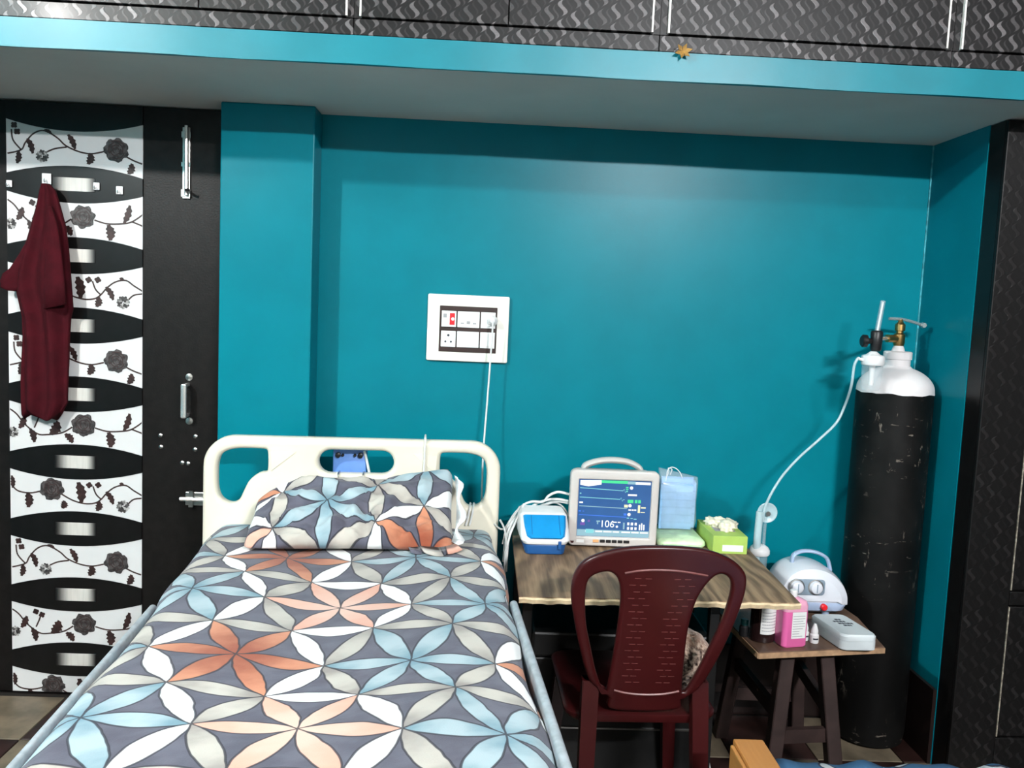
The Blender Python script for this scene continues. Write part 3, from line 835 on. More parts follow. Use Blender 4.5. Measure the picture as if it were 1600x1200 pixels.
for side in (1, -1):
    g = []
    for j in range(m_+1):
        r_ = []
        for i in range(n+1):
            s, t = -1+2*i/n, -1+2*j/m_
            vt = b_.verts.new(pillow_pt(s, t, side)); guv[vt] = pillow_uv(s, t); r_.append(vt)
        g.append(r_)
    for j in range(m_):
        for i in range(n):
            q = (g[j][i], g[j][i+1], g[j+1][i+1], g[j+1][i])
            f = b_.faces.new(q if side > 0 else q[::-1])
            for l in f.loops: l[uvl].uv = guv[l.vert]
bmesh.ops.remove_doubles(b_, verts=b_.verts, dist=1e-5)
for v_ in b_.verts:
    v_.co.z = max(v_.co.z, .015)
obj('pillowcase', b_, 'print', pl, smooth='all')
# open flap of the pillowcase at the right end with its white inside hem
def flap(pts, wid, name, m):
    bm = B(); uv_ = bm.loops.layers.uv.new('UVMap'); P = smooth_pts(pts, 5); A, C, D_ = [], [], []
    for i, p in enumerate(P):
        o = Vector((.012*math.sin(i*.9), -.006*math.cos(i*.7), 0)); wv = Vector(wid)*(1+.2*math.sin(i*1.1))
        A.append(bm.verts.new(p)); C.append(bm.verts.new(p+wv+o)); D_.append(bm.verts.new(p+wv+o+Vector((0, .003, -.003))))
    for i in range(len(P)-1):
        for q in ((A[i], A[i+1], C[i+1], C[i]), (C[i], C[i+1], D_[i+1], D_[i]), (D_[i], D_[i+1], A[i+1], A[i])):
            f = bm.faces.new(q)
            for l in f.loops: l[uv_].uv = (2.4+l.vert.co.x*5, 1.2+l.vert.co.z*5)
    obj(name, bm, m, pl, smooth='all')
flap([(.312, -.30, .035), (.326, -.24, .065), (.330, -.17, .115), (.328, -.10, .165), (.325, -.065, .190)], (.020, -.012, -.004), 'hem', 'hem')
flap([(.18, -.315, .030), (.23, -.325, .028), (.28, -.325, .026), (.325, -.300, .030)], (.012, -.030, -.014), 'case_flap', 'print')

# ------------------------------------------------------------------ air pump behind the headboard
pu = thing('air_pump', 'blue box with black knobs hung behind the headboard, seen through its oval slot', 'pump', bw(-.022, .072, .80), BA)
obj('pump_case', box(-.056, .056, -.032, .032, 0, .208, bev=.008), 'pump', pu, smooth=True)
for x in (-.038, -.022, .018, .036):
    r_ = .009 if abs(x) > .03 else .005
    obj('knob', lathe(B(), [(r_, 0), (r_, -.010), (r_*.6, -.012)], 14, (x, -.032, .190), 'y'), 'black_pl', pu, smooth=True)
for x in (-.030, .050):
    obj('hanging_hook', tube(B(), [(x, -.034, .13), (x, -.060, .140), (x, -.098, .1385), (x+.001, -.1025, .125), (x+.001, -.1025, .092)], .0022, 6, 5), 'steel', pu, smooth=True)
obj('air_hose', tube(B(), [(.048, -.034, .205), (.060, -.036, .16), (.072, -.036, .10), (.08, -.034, .0)], .0045, 8, 4), 'cable_white', pu, smooth=True)

# ------------------------------------------------------------------ switch plate with plug cord
sw = thing('switch_plate', 'cream modular switch plate with a dark brown centre on the teal wall', 'switch', (-.068, 3.0, 1.423))
PW, PH = .294, .240
obj('cover_plate', plate(rrect(-PW/2, PW/2, -PH/2, PH/2, .006), [], .016, .004), 'cream_plate', sw, smooth=True, loc=(0, -.008, 0))
def fx(a_): return -PW/2+a_*PW
def fz(a_): return PH/2-a_*PH
obj('centre_panel', box(fx(.15), fx(.855), -.0185, -.014, fz(.86), fz(.17), bev=.001, seg=1), 'dark_brown_pl', sw)
cx_ = [(.175, .355), (.370, .640), (.655, .835)]; rz_ = [(.245, .485), (.545, .785)]
for r_, (za, zb) in enumerate(rz_):
    for c_, (xa, xb) in enumerate(cx_):
        mo = obj('switch_module', box(fx(xa), fx(xb), -.0225, -.0185, fz(zb), fz(za), bev=.0012, seg=1), 'white_pl', sw)
        mx_, mz = (fx(xa)+fx(xb))/2, (fz(za)+fz(zb))/2
        if (r_, c_) == (0, 0):
            obj('rocker', box(mx_-.024, mx_-.002, -.0245, -.022, mz-.024, mz+.024, bev=.001, seg=1), 'white_pl', mo)
            obj('marking', box(mx_-.020, mx_-.008, -.0252, -.0243, mz+.004, mz+.018), 'grey_mark', mo)
            obj('red_indicator', box(mx_+.003, mx_+.021, -.0250, -.022, mz-.021, mz+.021, bev=.001, seg=1), 'red_pl', mo)
            obj('indicator_dot', lathe(B(), [(.006, 0), (.006, -.001), (.004, -.0016)], 12, (mx_+.014, -.0250, mz), 'y'), 'white_pl', mo)
        elif (r_, c_) == (1, 0):
            for x, z, rr in ((0, .013, .0045), (-.010, -.010, .0038), (.010, -.010, .0038)):
                obj('socket_hole', lathe(B(), [(rr, 0), (rr, -.0008)], 12, (mx_+x, -.0224, mz+z), 'y'), 'ink', mo)
        elif c_ == 1 and r_ == 0:
            for x, h_ in ((-.022, .004), (0, .010), (.022, .005)):
                obj('socket_mark', box(mx_+x-.006, mx_+x+.006, -.0232, -.0224, mz-.016, mz-.016+h_), 'grey_mark', mo)
        else:
            for q in range(3 if c_ == 1 else 1):
                wq = (xb-xa)*PW/(3 if c_ == 1 else 1)
                x0 = fx(xa)+q*wq+.002
                obj('rocker', box(x0, x0+wq-.004, -.0245, -.022, mz-.023, mz+.023, bev=.0012, seg=1), 'white_pl', mo)
pc = thing('plug_cord', 'white plug and its thin cord hanging from the switch plate behind the headboard', 'cord', (.020, 2.9775, 1.455))
obj('plug', lathe(B(), [(.018, 0), (.019, -.012), (.014, -.026), (.008, -.036)], 16, (0, -.0005, 0), 'y'), 'white_pl', pc, smooth=True)
obj('cord', tube(B(), [(0, -.036, 0), (.001, -.050, -.02), (-.002, -.045, -.13), (-.008, -.050, -.30), (-.014, -.065, -.46), (-.014, -.085, -.60), (-.012, -.09, -.75), (-.02, -.10, -1.0)], .0032, 8, 6), 'cable_white', pc, smooth=True)
# cords over the headboard
c1 = obj('cable', tube(B(), [bw(.225, .060, .90), bw(.225, .045, 1.02), bw(.228, .030, 1.062), bw(.228, 0, 1.0665), bw(.228, -.026, 1.060), bw(.226, -.0345, 1.03), bw(.226, -.0345, .97), bw(.222, -.036, .925)], .0032, 8, 6), 'cable_white', smooth=True)
tag(c1, 'single thin white cord looped over the top bar of the headboard', 'cord')
for k, (du, lab) in enumerate(((0, 'white cord looped through the right headboard opening, left one of two'), (.012, 'white cord looped through the right headboard opening, right one of two'))):
    u0 = .385+du
    c1 = obj('cable', tube(B(), [bw(u0+.02, .05, .80), bw(u0+.005, .034, .832), bw(u0, .0, .8345+.001), bw(u0-.004, -.0345, .825), bw(u0-.010, -.035, .79), bw(u0-.014, -.037, .775)], .0034, 8, 6), 'cable_white', smooth=True)
    tag(c1, lab, 'cord')

# ------------------------------------------------------------------ table
TZ = .72
tb = thing('table', 'wooden side table with walnut patterned top and pale raw edge', 'table', (.52, 2.6, 0))
def tp(x, y): return (x-.52, y-2.6)
corners = [tp(.118, 2.183), tp(.905, 2.203), tp(.932, 2.965), tp(.118, 2.965)]
b_ = B(); prism(b_, corners, 'z', TZ-.018, TZ); bmesh.ops.bevel(b_, geom=b_.edges[:], offset=.0015, segments=1, affect='EDGES')
top = obj('table_top', b_, 'table_top', tb)
# raw pale front edge, slightly ragged
b_ = B(); n = 60
for k in range(n):
    pass
fr_, bk = [], []
for k in range(n+1):
    t = k/n; x = corners[0][0]+(corners[1][0]-corners[0][0])*t; y = corners[0][1]+(corners[1][1]-corners[0][1])*t
    h = .0012*math.sin(k*1.7)+.0012*math.sin(k*.63+1)
    fr_.append([b_.verts.new((x, y-.0015, TZ-.002+h*.6)), b_.verts.new((x, y-.005, TZ-.007+h)), b_.verts.new((x, y-.0015, TZ-.0185+h)), b_.verts.new((x, y+.001, TZ-.0185))])
for k in range(n):
    for q in range(3): b_.faces.new((fr_[k][q], fr_[k+1][q], fr_[k+1][q+1], fr_[k][q+1]))
obj('raw_edge', b_, 'table_edge', top)
for x, y in ((-.37, -.30), (.172, -.30), (-.37, .33), (.27, .33)):
    obj('leg', box(x-.014, x+.014, y-.014, y+.014, 0, TZ-.05, bev=.002), 'black_metal', tb)
b_ = B(); bx(b_, -.385, .187, -.315, .345, TZ-.05, TZ-.0185); bx(b_, .187, .285, .315, .345, TZ-.05, TZ-.0185); obj('apron', b_, 'black_metal', tb)

tk = thing('trunk', 'black metal trunk in the dark under the wooden table', 'trunk', (.50, 2.72, 0))
obj('trunk_body', box(-.31, .25, -.19, .19, .004, .40, bev=.006), 'black_metal', tk)
obj('trunk_lid', box(-.315, .255, -.195, .195, .402, .485, bev=.008), 'black_metal', tk)
obj('edge_strip', box(-.31, .25, -.194, -.19, .167, .172), 'steel', tk)
for x in (-.2, .2): obj('hasp', box(x-.015, x+.015, -.205, -.195, .37, .43, bev=.002), 'black_metal', tk)

# blue and white device
bd = thing('breathing_machine', 'small blue and white medical machine with blue lid at the table left end', 'machine', (.216, 2.575, TZ), R(3))
b_ = plate(rrect(-.068, .068, 0, .17, .02), [], .034, .005)
for v_ in b_.verts: v_.co = Vector((v_.co.x*(1-.06*(v_.co.y < 0)), v_.co.z, v_.co.y+.0175))
obj('base_tray', b_, 'deep_blue', bd, smooth=True)
def loftbox(sections, nseg=6):
    bm = B(); rg = []
    for (hw, y0, y1, z, r) in sections: rg.append([bm.verts.new((x, y, z)) for x, y in rrect(-hw, hw, y0, y1, r, nseg)])
    for i in range(len(rg)-1):
        L = len(rg[0])
        for k in range(L): bm.faces.new((rg[i][k], rg[i][(k+1) % L], rg[i+1][(k+1) % L], rg[i+1][k]))
    bm.faces.new(rg[0][::-1]); bm.faces.new(rg[-1]); return bm
obj('white_shell', loftbox([(.071, -.004, .178, .0355, .02), (.079, -.008, .182, .046, .022), (.080, -.006, .182, .056, .024), (.079, .034, .180, .090, .024), (.077, .060, .178, .112, .022), (.070, .072, .172, .120, .02)]), 'white_pl', bd, smooth=True)
# sloping lid
a_, c_ = Vector((0, -.0095, .052)), Vector((0, .0625, .1165))
b_ = B(); L = []
for (t, hw) in ((0.02, .050), (.12, .061), (.5, .067), (.93, .070)):
    p = a_+(c_-a_)*t; nn = Vector((0, -.67, .75))
    L.append([b_.verts.new(p+nn*.002+Vector((-hw, 0, 0))), b_.verts.new(p+nn*.0075+Vector((-hw+.006, 0, 0))), b_.verts.new(p+nn*.0075+Vector((hw-.006, 0, 0))), b_.verts.new(p+nn*.002+Vector((hw, 0, 0)))])
for i in range(3):
    for k in range(3): b_.faces.new((L[i][k], L[i][k+1], L[i+1][k+1], L[i+1][k]))
b_.faces.new(L[0][::-1]); b_.faces.new(L[-1])
lid = obj('blue_lid', b_, 'lid_blue', bd)
for x in (-.044, .046):
    b_ = B(); p, q = a_+(c_-a_)*.14, a_+(c_-a_)*.9; nn = Vector((0, -.67, .75))
    v4 = [b_.verts.new(v_+nn*.0079+Vector((x+s, 0, 0))) for v_, s in ((p, -.0007), (p, .0007), (q, .0007), (q, -.0007))]; b_.faces.new(v4)
    obj('lid_groove', b_, 'deep_blue', lid, recalc=False)
obj('catch', box(.040, .050, -.013, -.004, .022, .048, bev=.0015), 'deep_blue', bd)

# patient monitor
mo = thing('patient_monitor', 'off-white patient monitor with a lit blue screen on the table', 'monitor', (.446, 2.672, TZ))
def mx2(px): return (px-547)*.000313
def mz2(py): return .262-(py-135)*.000316
frame = plate(rrect(-.148, .148, .006, .262, .018), [rrect(mx2(165), mx2(940), mz2(845), mz2(235), .002)], .034, .006)
obj('front_frame', frame, 'monitor', mo, smooth=True, loc=(0, .017, 0))
obj('back_shell', box(-.135, .135, .0345, .125, .012, .250, bev=.02, seg=3), 'monitor', mo, smooth=True)
for x in (-.11, .11): obj('foot', box(x-.02, x+.02, .02, .10, 0, .012, bev=.003), 'black_pl', mo)
scn = obj('screen', box(mx2(160), mx2(945), .010, .020, mz2(850), mz2(230)), 'screen', mo)
def se(x0, y0, x1, y1, m, d=.0005, name='screen_mark'):
    return obj(name, box(mx2(x0), mx2(x1), .010-d, .010, mz2(y1), mz2(y0)), m, scn)
se(405, 243, 685, 272, 'g_green', name='header_and_glare'); se(685, 246, 770, 276, 'g_pale', name='header_and_glare'); se(770, 250, 930, 278, 'g_white', name='header_and_glare')
b_ = B(); prism(b_, [(mx2(180), mz2(300)), (mx2(180), mz2(250)), (mx2(405), mz2(243)), (mx2(405), mz2(290)), (mx2(270), mz2(312))], 'y', .010, .0092)
obj('header_and_glare', b_, 'g_white', scn)  # slanted white shape paints the glare at the screen's top left
def trace(y0, y1, x1, m, w=4, blip=True):
    b_ = B(); P = []
    for k in range(41):
        t = k/40; x = 180+(x1-180)*t; y = y0+(y1-y0)*t
        if blip and .90 < t < .96: y += 18*(-1)**k
        P.append((x, y))
    for k in range(40):
        (xa, ya), (xb, yb) = P[k], P[k+1]
        b_.faces.new([b_.verts.new((mx2(x), .0094, mz2(y))) for x, y in ((xa, ya-w/2), (xb, yb-w/2), (xb, yb+w/2), (xa, ya+w/2))])
    obj('wave_trace', b_, m, scn, recalc=False)
trace(330, 350, 690, 'g_cyan', 7); trace(430, 442, 660, 'g_cyan', 7); trace(524, 536, 690, 'g_pale', 8, False); trace(618, 630, 690, 'g_blue', 8, False)
for (x, y) in ((728, 315), (722, 505), (717, 600), (228, 681), (594, 735)):
    obj('screen_mark', lathe(B(), [(.0055 if x != 594 else .004, 0), (.0055 if x != 594 else .004, -.0006)], 14, (mx2(x), .010, mz2(y)), 'y'), 'g_white', scn)
for a_ in ((695, 382, 790, 400, 'g_white'), (695, 442, 755, 475, 'g_green'), (772, 442, 800, 475, 'g_green'), (808, 442, 835, 475, 'g_green'), (668, 306, 696, 316, 'g_green'), (668, 325, 696, 335, 'g_green'), (676, 345, 690, 360, 'g_green'),
          (660, 496, 700, 526, 'g_yellow'), (808, 496, 832, 580, 'g_yellow'), (840, 515, 892, 530, 'g_yellow'), (838, 568, 885, 576, 'g_yellow'), (708, 544, 735, 558, 'g_white'), (742, 544, 765, 558, 'g_white'), (770, 544, 792, 558, 'g_white'),
          (660, 590, 690, 612, 'g_blue'), (180, 384, 196, 396, 'g_cyan'), (180, 478, 218, 494, 'g_white'), (176, 572, 200, 586, 'g_blue'), (218, 576, 236, 584, 'g_blue'), (280, 672, 302, 694, 'g_purple'), (200, 700, 250, 730, 'g_purple'),
          (548, 682, 590, 694, 'g_white'), (600, 682, 630, 694, 'g_white'), (660, 690, 676, 760, 'g_pale'), (372, 676, 412, 690, 'g_pale'), (380, 690, 392, 715, 'g_pale'),
          (704, 686, 726, 715, 'g_white'), (742, 686, 766, 715, 'g_white'), (784, 686, 806, 715, 'g_white'), (704, 735, 726, 764, 'g_white'), (742, 735, 766, 764, 'g_white'), (784, 735, 806, 764, 'g_white'),
          (830, 705, 844, 765, 'g_white'), (852, 690, 866, 765, 'g_white'), (876, 705, 890, 765, 'g_white'), (695, 634, 720, 644, 'g_cyan'), (735, 638, 760, 646, 'g_cyan'), (770, 644, 800, 652, 'g_cyan')):
    se(*a_)
b_ = B()
se(170, 775, 940, 842, 'g_pale', .0004, 'footer_bar')
for x0, x1 in ((258, 350), (366, 440), (452, 540), (552, 620), (645, 740), (752, 830), (846, 930)): se(x0, 785, x1, 800, 'g_white', .0007)
se(262, 770, 348, 812, 'g_cyan', .0009)
text_mesh('reading', '106', .033, 'g_white', scn, (mx2(488), .0092, mz2(712)))
for k, (x0, x1, m) in enumerate(((340, 402, 'orange_pl'), (415, 468, 'black_pl'), (480, 532, 'black_pl'), (543, 594, 'black_pl'), (606, 656, 'black_pl'), (668, 730, 'black_pl'))):
    o = obj('button', box(mx2(x0), mx2(x1), -.003, .002, mz2(902), mz2(872), bev=.001, seg=1), m, mo)
    if k == 0: o['label'] = 'orange button'
obj('badge', box(mx2(165), mx2(245), -.0012, .001, mz2(908), mz2(875)), 'g_white' if False else 'label_white', mo)
b_ = B(); prism(b_, [(mx2(98), mz2(892)), (mx2(140), mz2(892)), (mx2(133), mz2(915)), (mx2(108), mz2(915))], 'y', .001, -.0012); obj('badge', b_, 'maroon_pl', mo)
# arched handle
P = [(-.100, .06, .252), (-.092, .06, .268), (-.05, .06, .283), (0, .06, .288), (.05, .06, .283), (.085, .06, .267), (.094, .06, .252)]
h = tube(B(), P, .0105, 10, 6)
for v_ in h.verts: v_.co.y = .06+(v_.co.y-.06)*2.0
obj('carry_handle', h, 'monitor', mo, smooth=True)

# cables between bed and monitor
cab = [[(.300, 2.72, .888), (.262, 2.725, .893), (.232, 2.73, .878), (.215, 2.74, .855), (.175, 2.76, .848), (.14, 2.75, .83), (.105, 2.72, .79), (.092, 2.70, .74), (.088, 2.68, .66)],
       [(.300, 2.73, .862), (.262, 2.745, .864), (.225, 2.76, .855), (.185, 2.765, .835), (.14, 2.74, .80), (.108, 2.70, .77), (.098, 2.66, .72), (.096, 2.64, .64)],
       [(.300, 2.735, .855), (.27, 2.755, .855), (.235, 2.77, .842), (.195, 2.775, .82), (.14, 2.76, .805), (.12, 2.73, .795), (.100, 2.69, .76), (.090, 2.66, .70)],
       [(.300, 2.715, .815), (.285, 2.735, .838), (.262, 2.765, .845), (.22, 2.785, .835), (.16, 2.79, .80), (.115, 2.76, .79), (.095, 2.71, .775), (.082, 2.68, .72)],
       [(.135, 2.70, .845), (.118, 2.70, .815), (.100, 2.69, .79), (.080, 2.70, .765), (.055, 2.715, .775), (.04, 2.73, .79)],
       [(.150, 2.72, .850), (.125, 2.69, .80), (.104, 2.66, .755), (.094, 2.65, .69), (.092, 2.63, .60)],
       [(.07, 2.69, .80), (.085, 2.675, .775), (.092, 2.66, .74), (.090, 2.64, .68), (.094, 2.62, .60)]]
cl = ['white monitor cable arching highest from the monitor to the bed', 'white monitor cable arching just below the highest one', 'thicker white cable running behind the blue lidded machine', 'thin grey cable looping low beside the monitor',
      'short grey cable crossing towards the headboard post', 'pale cable falling between table and bed beside the blue lidded machine', 'grey cable dropping into the gap nearest the headboard']
for k, P in enumerate(cab):
    o = obj('monitor_cable', tube(B(), P, (.0042, .0042, .0055, .0028, .0030, .0034, .0032)[k], 8, 6), 'cable_white' if k in (0, 1, 2, 5) else 'cable_grey', smooth=True)
    tag(o, cl[k], 'cable', 'cables between monitor and bed')

# blue face masks in a clear bag
mk = thing('face_mask_pack', 'clear bag of pale blue pleated face masks standing behind the monitor', 'masks', (.700, 2.86, TZ+.031))
for k in range(6):
    b_ = B(); n = 24; hw = .057; rows_ = []
    for i in range(n+1):
        z = .002+.160*i/n; pleat = .0005*((i % 4)-1.5)
        rows_.append([b_.verts.new((x_, -.030+k*.0105+pleat+.003*math.cos(x_*40), z)) for x_ in (-hw, -hw*.5, 0, hw*.5, hw)]+[b_.verts.new((x_, -.030+k*.0105+.006+pleat, z)) for x_ in (hw, hw*.5, 0, -hw*.5, -hw)])
    for i in range(n):
        for q in range(10): b_.faces.new((rows_[i][q], rows_[i][(q+1) % 10], rows_[i+1][(q+1) % 10], rows_[i+1][q]))
    b_.faces.new(rows_[0][::-1]); b_.faces.new(rows_[-1])
    o = obj('face_mask', b_, 'mask_blue', mk)
    o.location = ((-.010, .004, -.004, .006, 0, -.006)[k], 0, (.0, .004, .022, .010, .006, .002)[k])
bag = loftbox([(.060, -.036, .036, .0, .02), (.066, -.040, .042, .03, .02), (.064, -.038, .042, .10, .018), (.067, -.036, .040, .15, .014), (.068, -.022, .022, .185, .008), (.070, -.006, .008, .205, .003)], 4)
for v_ in bag.verts:
    q = math.sin(v_.co.x*90+v_.co.z*70)*math.sin(v_.co.z*110+v_.co.y*60); v_.co.x += .003*q; v_.co.y += .003*q
    if v_.co.z > .18: v_.co.z += .010*math.sin(v_.co.x*60)-.012*(v_.co.x > .02)
obj('bag', bag, 'bag', mk, smooth='all')
obj('ear_loop', tube(B(), [(-.045, -.01, .17), (-.042, -.012, .205), (-.030, -.012, .218), (-.012, -.012, .214), (.004, -.012, .198), (.012, -.01, .18)], .0018, 6, 6), 'white_pl', mk, smooth=True)
obj('ear_loop', tube(B(), [(-.045, -.002, .17), (-.036, -.004, .200), (-.038, -.004, .213), (-.025, -.004, .209), (-.030, -.002, .19)], .0018, 6, 6), 'white_pl', mk, smooth=True)

# wipes pack and glove box
wp = thing('wipes_pack', 'flat pale green plastic pack of wipes lying under the face masks', 'pack', (.688, 2.80, TZ))
g = loftbox([(.078, -.095, .095, .001, .02), (.084, -.100, .100, .010, .02), (.082, -.096, .096, .022, .02), (.072, -.082, .085, .030, .02)], 4)
for v_ in g.verts: v_.co.z = max(.0008, v_.co.z+.001*math.sin(v_.co.x*80+v_.co.y*50))
o = obj('wrapper', g, 'pale_green', wp, smooth='all')
for s in (-1, 1):
    obj('crimped_end', box(-.065, .065, *sorted((s*.098, s*.112)), .010, .013, bev=.001, seg=1), 'pale_green', wp)
gb = thing('glove_box', 'lime green cardboard box with latex gloves bursting from its top', 'box', (.838, 2.655, TZ))
obj('carton', box(-.058, .058, 0, .215, 0, .060, bev=.0015, seg=1), 'green_box', gb)
obj('label', box(-.026, .044, -.0012, 0, .009, .030), 'label_white', gb)
obj('slot', box(-.035, .035, .06, .17, .0595, .0606), 'ink_grey', gb)
rnd = random.Random(3); 
for k in range(9):
    b_ = B(); bmesh.ops.create_icosphere(b_, subdivisions=3, radius=1)
    sx, sy, sz = rnd.uniform(.020, .030), rnd.uniform(.022, .034), rnd.uniform(.012, .018); ph = rnd.uniform(0, 6)
    for v_ in b_.verts:
        c_ = v_.co.copy(); q = 1+.28*math.sin(c_.x*5+ph)*math.sin(c_.y*6+ph*2)+.15*math.sin(c_.z*9+ph)
        v_.co = Vector((c_.x*sx*q, c_.y*sy*q, c_.z*sz*q))
    bmesh.ops.translate(b_, verts=b_.verts, vec=(rnd.uniform(-.030, .030), rnd.uniform(.07, .15), .066+rnd.uniform(0, .012)))
    obj('glove', b_, 'latex', gb, smooth='all')

# ------------------------------------------------------------------ maroon plastic chair (seen from behind)
ch = thing('plastic_chair', 'maroon moulded plastic chair with slotted backrest pushed under the table', 'chair', (.453, 2.08, 0), R(1.5))
O = [(-.222, .78), (-.214, .835), (-.180, .872), (-.10, .900), (0, .908), (.10, .903), (.178, .880), (.226, .843), (.236, .80), (.226, .74), (.200, .65), (.170, .575), (.142, .525), (.100, .49), (.094, .455), (0, .447), (-.094, .455), (-.100, .50), (-.155, .545), (-.186, .63), (-.206, .70)]
out = round_poly(O, 4)
hL = round_poly([(-.184, .785), (-.174, .822), (-.134, .838), (-.106, .822), (-.094, .775), (-.093, .70), (-.098, .61), (-.108, .515), (-.135, .560), (-.160, .64), (-.178, .71)], 4)
hR = round_poly([(.196, .785), (.190, .822), (.165, .838), (.138, .825), (.108, .775), (.094, .70), (.094, .61), (.100, .515), (.128, .560), (.158, .64), (.182, .71)][::-1], 4)
b_ = plate(out, [hL, hR], .024, .009, 3)
slice_bm(b_, 'x', [-.2+.04*k for k in range(11)]); slice_bm(b_, 'z', [.5+.05*k for k in range(8)])
def chair_bend(v_):
    z, x = .447+(v_.z-.447)*1.055+.014*(v_.z < .5), v_.x*.975
    return Vector((x, v_.y-(z-.44)*.20+.55*x*x*(z-.35), z))
for v_ in b_.verts: v_.co = chair_bend(v_.co)
back = obj('backrest', b_, 'maroon_pl', ch, smooth=True)
for P in ([(-.09, .838), (-.05, .846), (0, .849), (.06, .846), (.125, .836)], [(-.088, .522), (-.05, .514), (0, .511), (.05, .514), (.088, .522)]):
    obj('moulded_ridge', tube(B(), [chair_bend(Vector((x, -.0125, z))) for x, z in P], .0032, 6, 5), 'maroon_mark', back, smooth=True)
b_ = B()
for r_ in range(17):                            # rows of woven-look slots pressed into the splat
    z = .825-r_*.0175
    for s in (-1, 1):
        for q in range(2):
            x = s*(.030+q*.022+(.010 if r_ % 2 else 0)) + (.008 if z > .74 else 0)
            if z > .75: x *= 1.25
            p = [chair_bend(Vector((x+dx, -.0125, z+dz))) for dx, dz in ((-.008, -.0005), (.008, -.0005), (.008, .0010), (-.008, .0010))]
            vv = [b_.verts.new(v_) for v_ in p]; v2 = [b_.verts.new(v_+Vector((0, .002, 0))) for v_ in p]
            b_.faces.new(vv)
            for i in range(4): b_.faces.new((vv[i], vv[(i+1) % 4], v2[(i+1) % 4], v2[i]))
o = obj('slot_pattern', b_, 'maroon_mark', back); o['kind'] = 'stuff'
g = loftbox([(.195, .0, .40, .425, .05), (.205, -.004, .405, .438, .05), (.205, -.004, .405, .446, .05), (.195, .004, .395, .452, .05)], 6)
obj('seat', g, 'maroon_pl', ch, smooth=True)
for sx in (-1, 1):                              # channel-section legs, splayed
    for (yt, yb, xt, xb) in ((-.004, -.075, .145, .158), (.37, .42, .165, .195)):
        b_ = B(); rg = []
        ztop = .545 if yt < .1 else .43
        for k in range(9):
            t = k/8; z = ztop*(1-t); x = sx*(xt+(xb-xt)*t); y = yt+(yb-yt)*t; w_ = .022-.005*t
            sec = [(-w_, -.016), (w_, -.016), (w_, .020), (w_-.006, .020), (w_-.006, -.008), (-w_+.006, -.008), (-w_+.006, .020), (-w_, .020)]
            rg.append([b_.verts.new((x+p*1.0, y+q, z)) for p, q in sec])
        for i in range(8):
            for k in range(8): b_.faces.new((rg[i][k], rg[i][(k+1) % 8], rg[i+1][(k+1) % 8], rg[i+1][k]))
        b_.faces.new(rg[0][::-1]); b_.faces.new(rg[-1])
        bmesh.ops.bevel(b_, geom=[e for e in b_.edges if abs(e.verts[0].co.z-e.verts[1].co.z) > .02], offset=.003, segments=2, affect='EDGES')
        obj('leg', b_, 'maroon_pl', ch, smooth=True)
# furry round cushion on the seat
cu_ = thing('round_cushion', 'furry brown and beige round cushion on the maroon chair seat', 'cushion', (.572, 2.245, .452))
b_ = B(); bmesh.ops.create_uvsphere(b_, u_segments=40, v_segments=24, radius=1)
for v_ in b_.verts:
    c_ = v_.co.copy(); q = 1+.03*math.sin(c_.x*11)*math.sin(c_.z*9+c_.y*6)
    v_.co = Vector((c_.x*.105*q, c_.y*.075*q, c_.z*.088*q))
    v_.co.z = max(v_.co.z, -.084)
bmesh.ops.translate(b_, verts=b_.verts, vec=(0, 0, .0845))
obj('cushion_cover', b_, 'fur', cu_, smooth='all')

# ------------------------------------------------------------------ stool and what stands on it
SZ = .515
st = thing('stool', 'low brown wooden stool with splayed dark legs beside the oxygen cylinder', 'stool', (1.05, 2.60, 0))
def sp(x, y): return (x-1.05, y-2.60)
poly = [sp(.848, 2.345), sp(1.264, 2.415), sp(1.292, 2.66), sp(1.270, 2.86), sp(.80, 2.86)]
b_ = B(); prism(b_, poly, 'z', SZ-.020, SZ); bmesh.ops.bevel(b_, geom=b_.edges[:], offset=.002, segments=1, affect='EDGES')
tp_ = obj('seat_board', b_, 'stool_top', st)
b_ = B()
for (p, q) in ((poly[0], poly[1]), (poly[4], poly[0])):
    d = (Vector(q)-Vector(p)).normalized(); nn = Vector((d.y, -d.x))
    pp = [p, q, (q[0]+nn.x*.003, q[1]+nn.y*.003), (p[0]+nn.x*.003, p[1]+nn.y*.003)]
    prism(b_, pp[::-1], 'z', SZ-.0195, SZ-.003)
obj('front_edging', b_, 'stool_edge', tp_)
LT = {(-1, -1): (-.085, -.17, -.130, -.215), (1, -1): (.045, -.14, .098, -.200), (-1, 1): (-.10, .18, -.15, .22), (1, 1): (.085, .18, .125, .215)}
for k, (xt, yt, xb, yb) in LT.items():
    b_ = B(); w_ = .022
    A = [b_.verts.new((xt+dx*w_, yt+dy*w_, SZ-.020)) for dx, dy in ((-1, -1), (1, -1), (1, 1), (-1, 1))]
    C = [b_.verts.new((xb+dx*w_, yb+dy*w_, 0)) for dx, dy in ((-1, -1), (1, -1), (1, 1), (-1, 1))]
    b_.faces.new(A); b_.faces.new(C[::-1])
    for i in range(4): b_.faces.new((A[i], C[i], C[(i+1) % 4], A[(i+1) % 4]))
    bmesh.ops.bevel(b_, geom=b_.edges[:], offset=.003, segments=1, affect='EDGES'); obj('leg', b_, 'stool_leg', st)
def lerp(k, z):
    xt, yt, xb, yb = LT[k]; t = 1-z/(SZ-.02); return Vector((xt+(xb-xt)*t, yt+(yb-yt)*t, z))
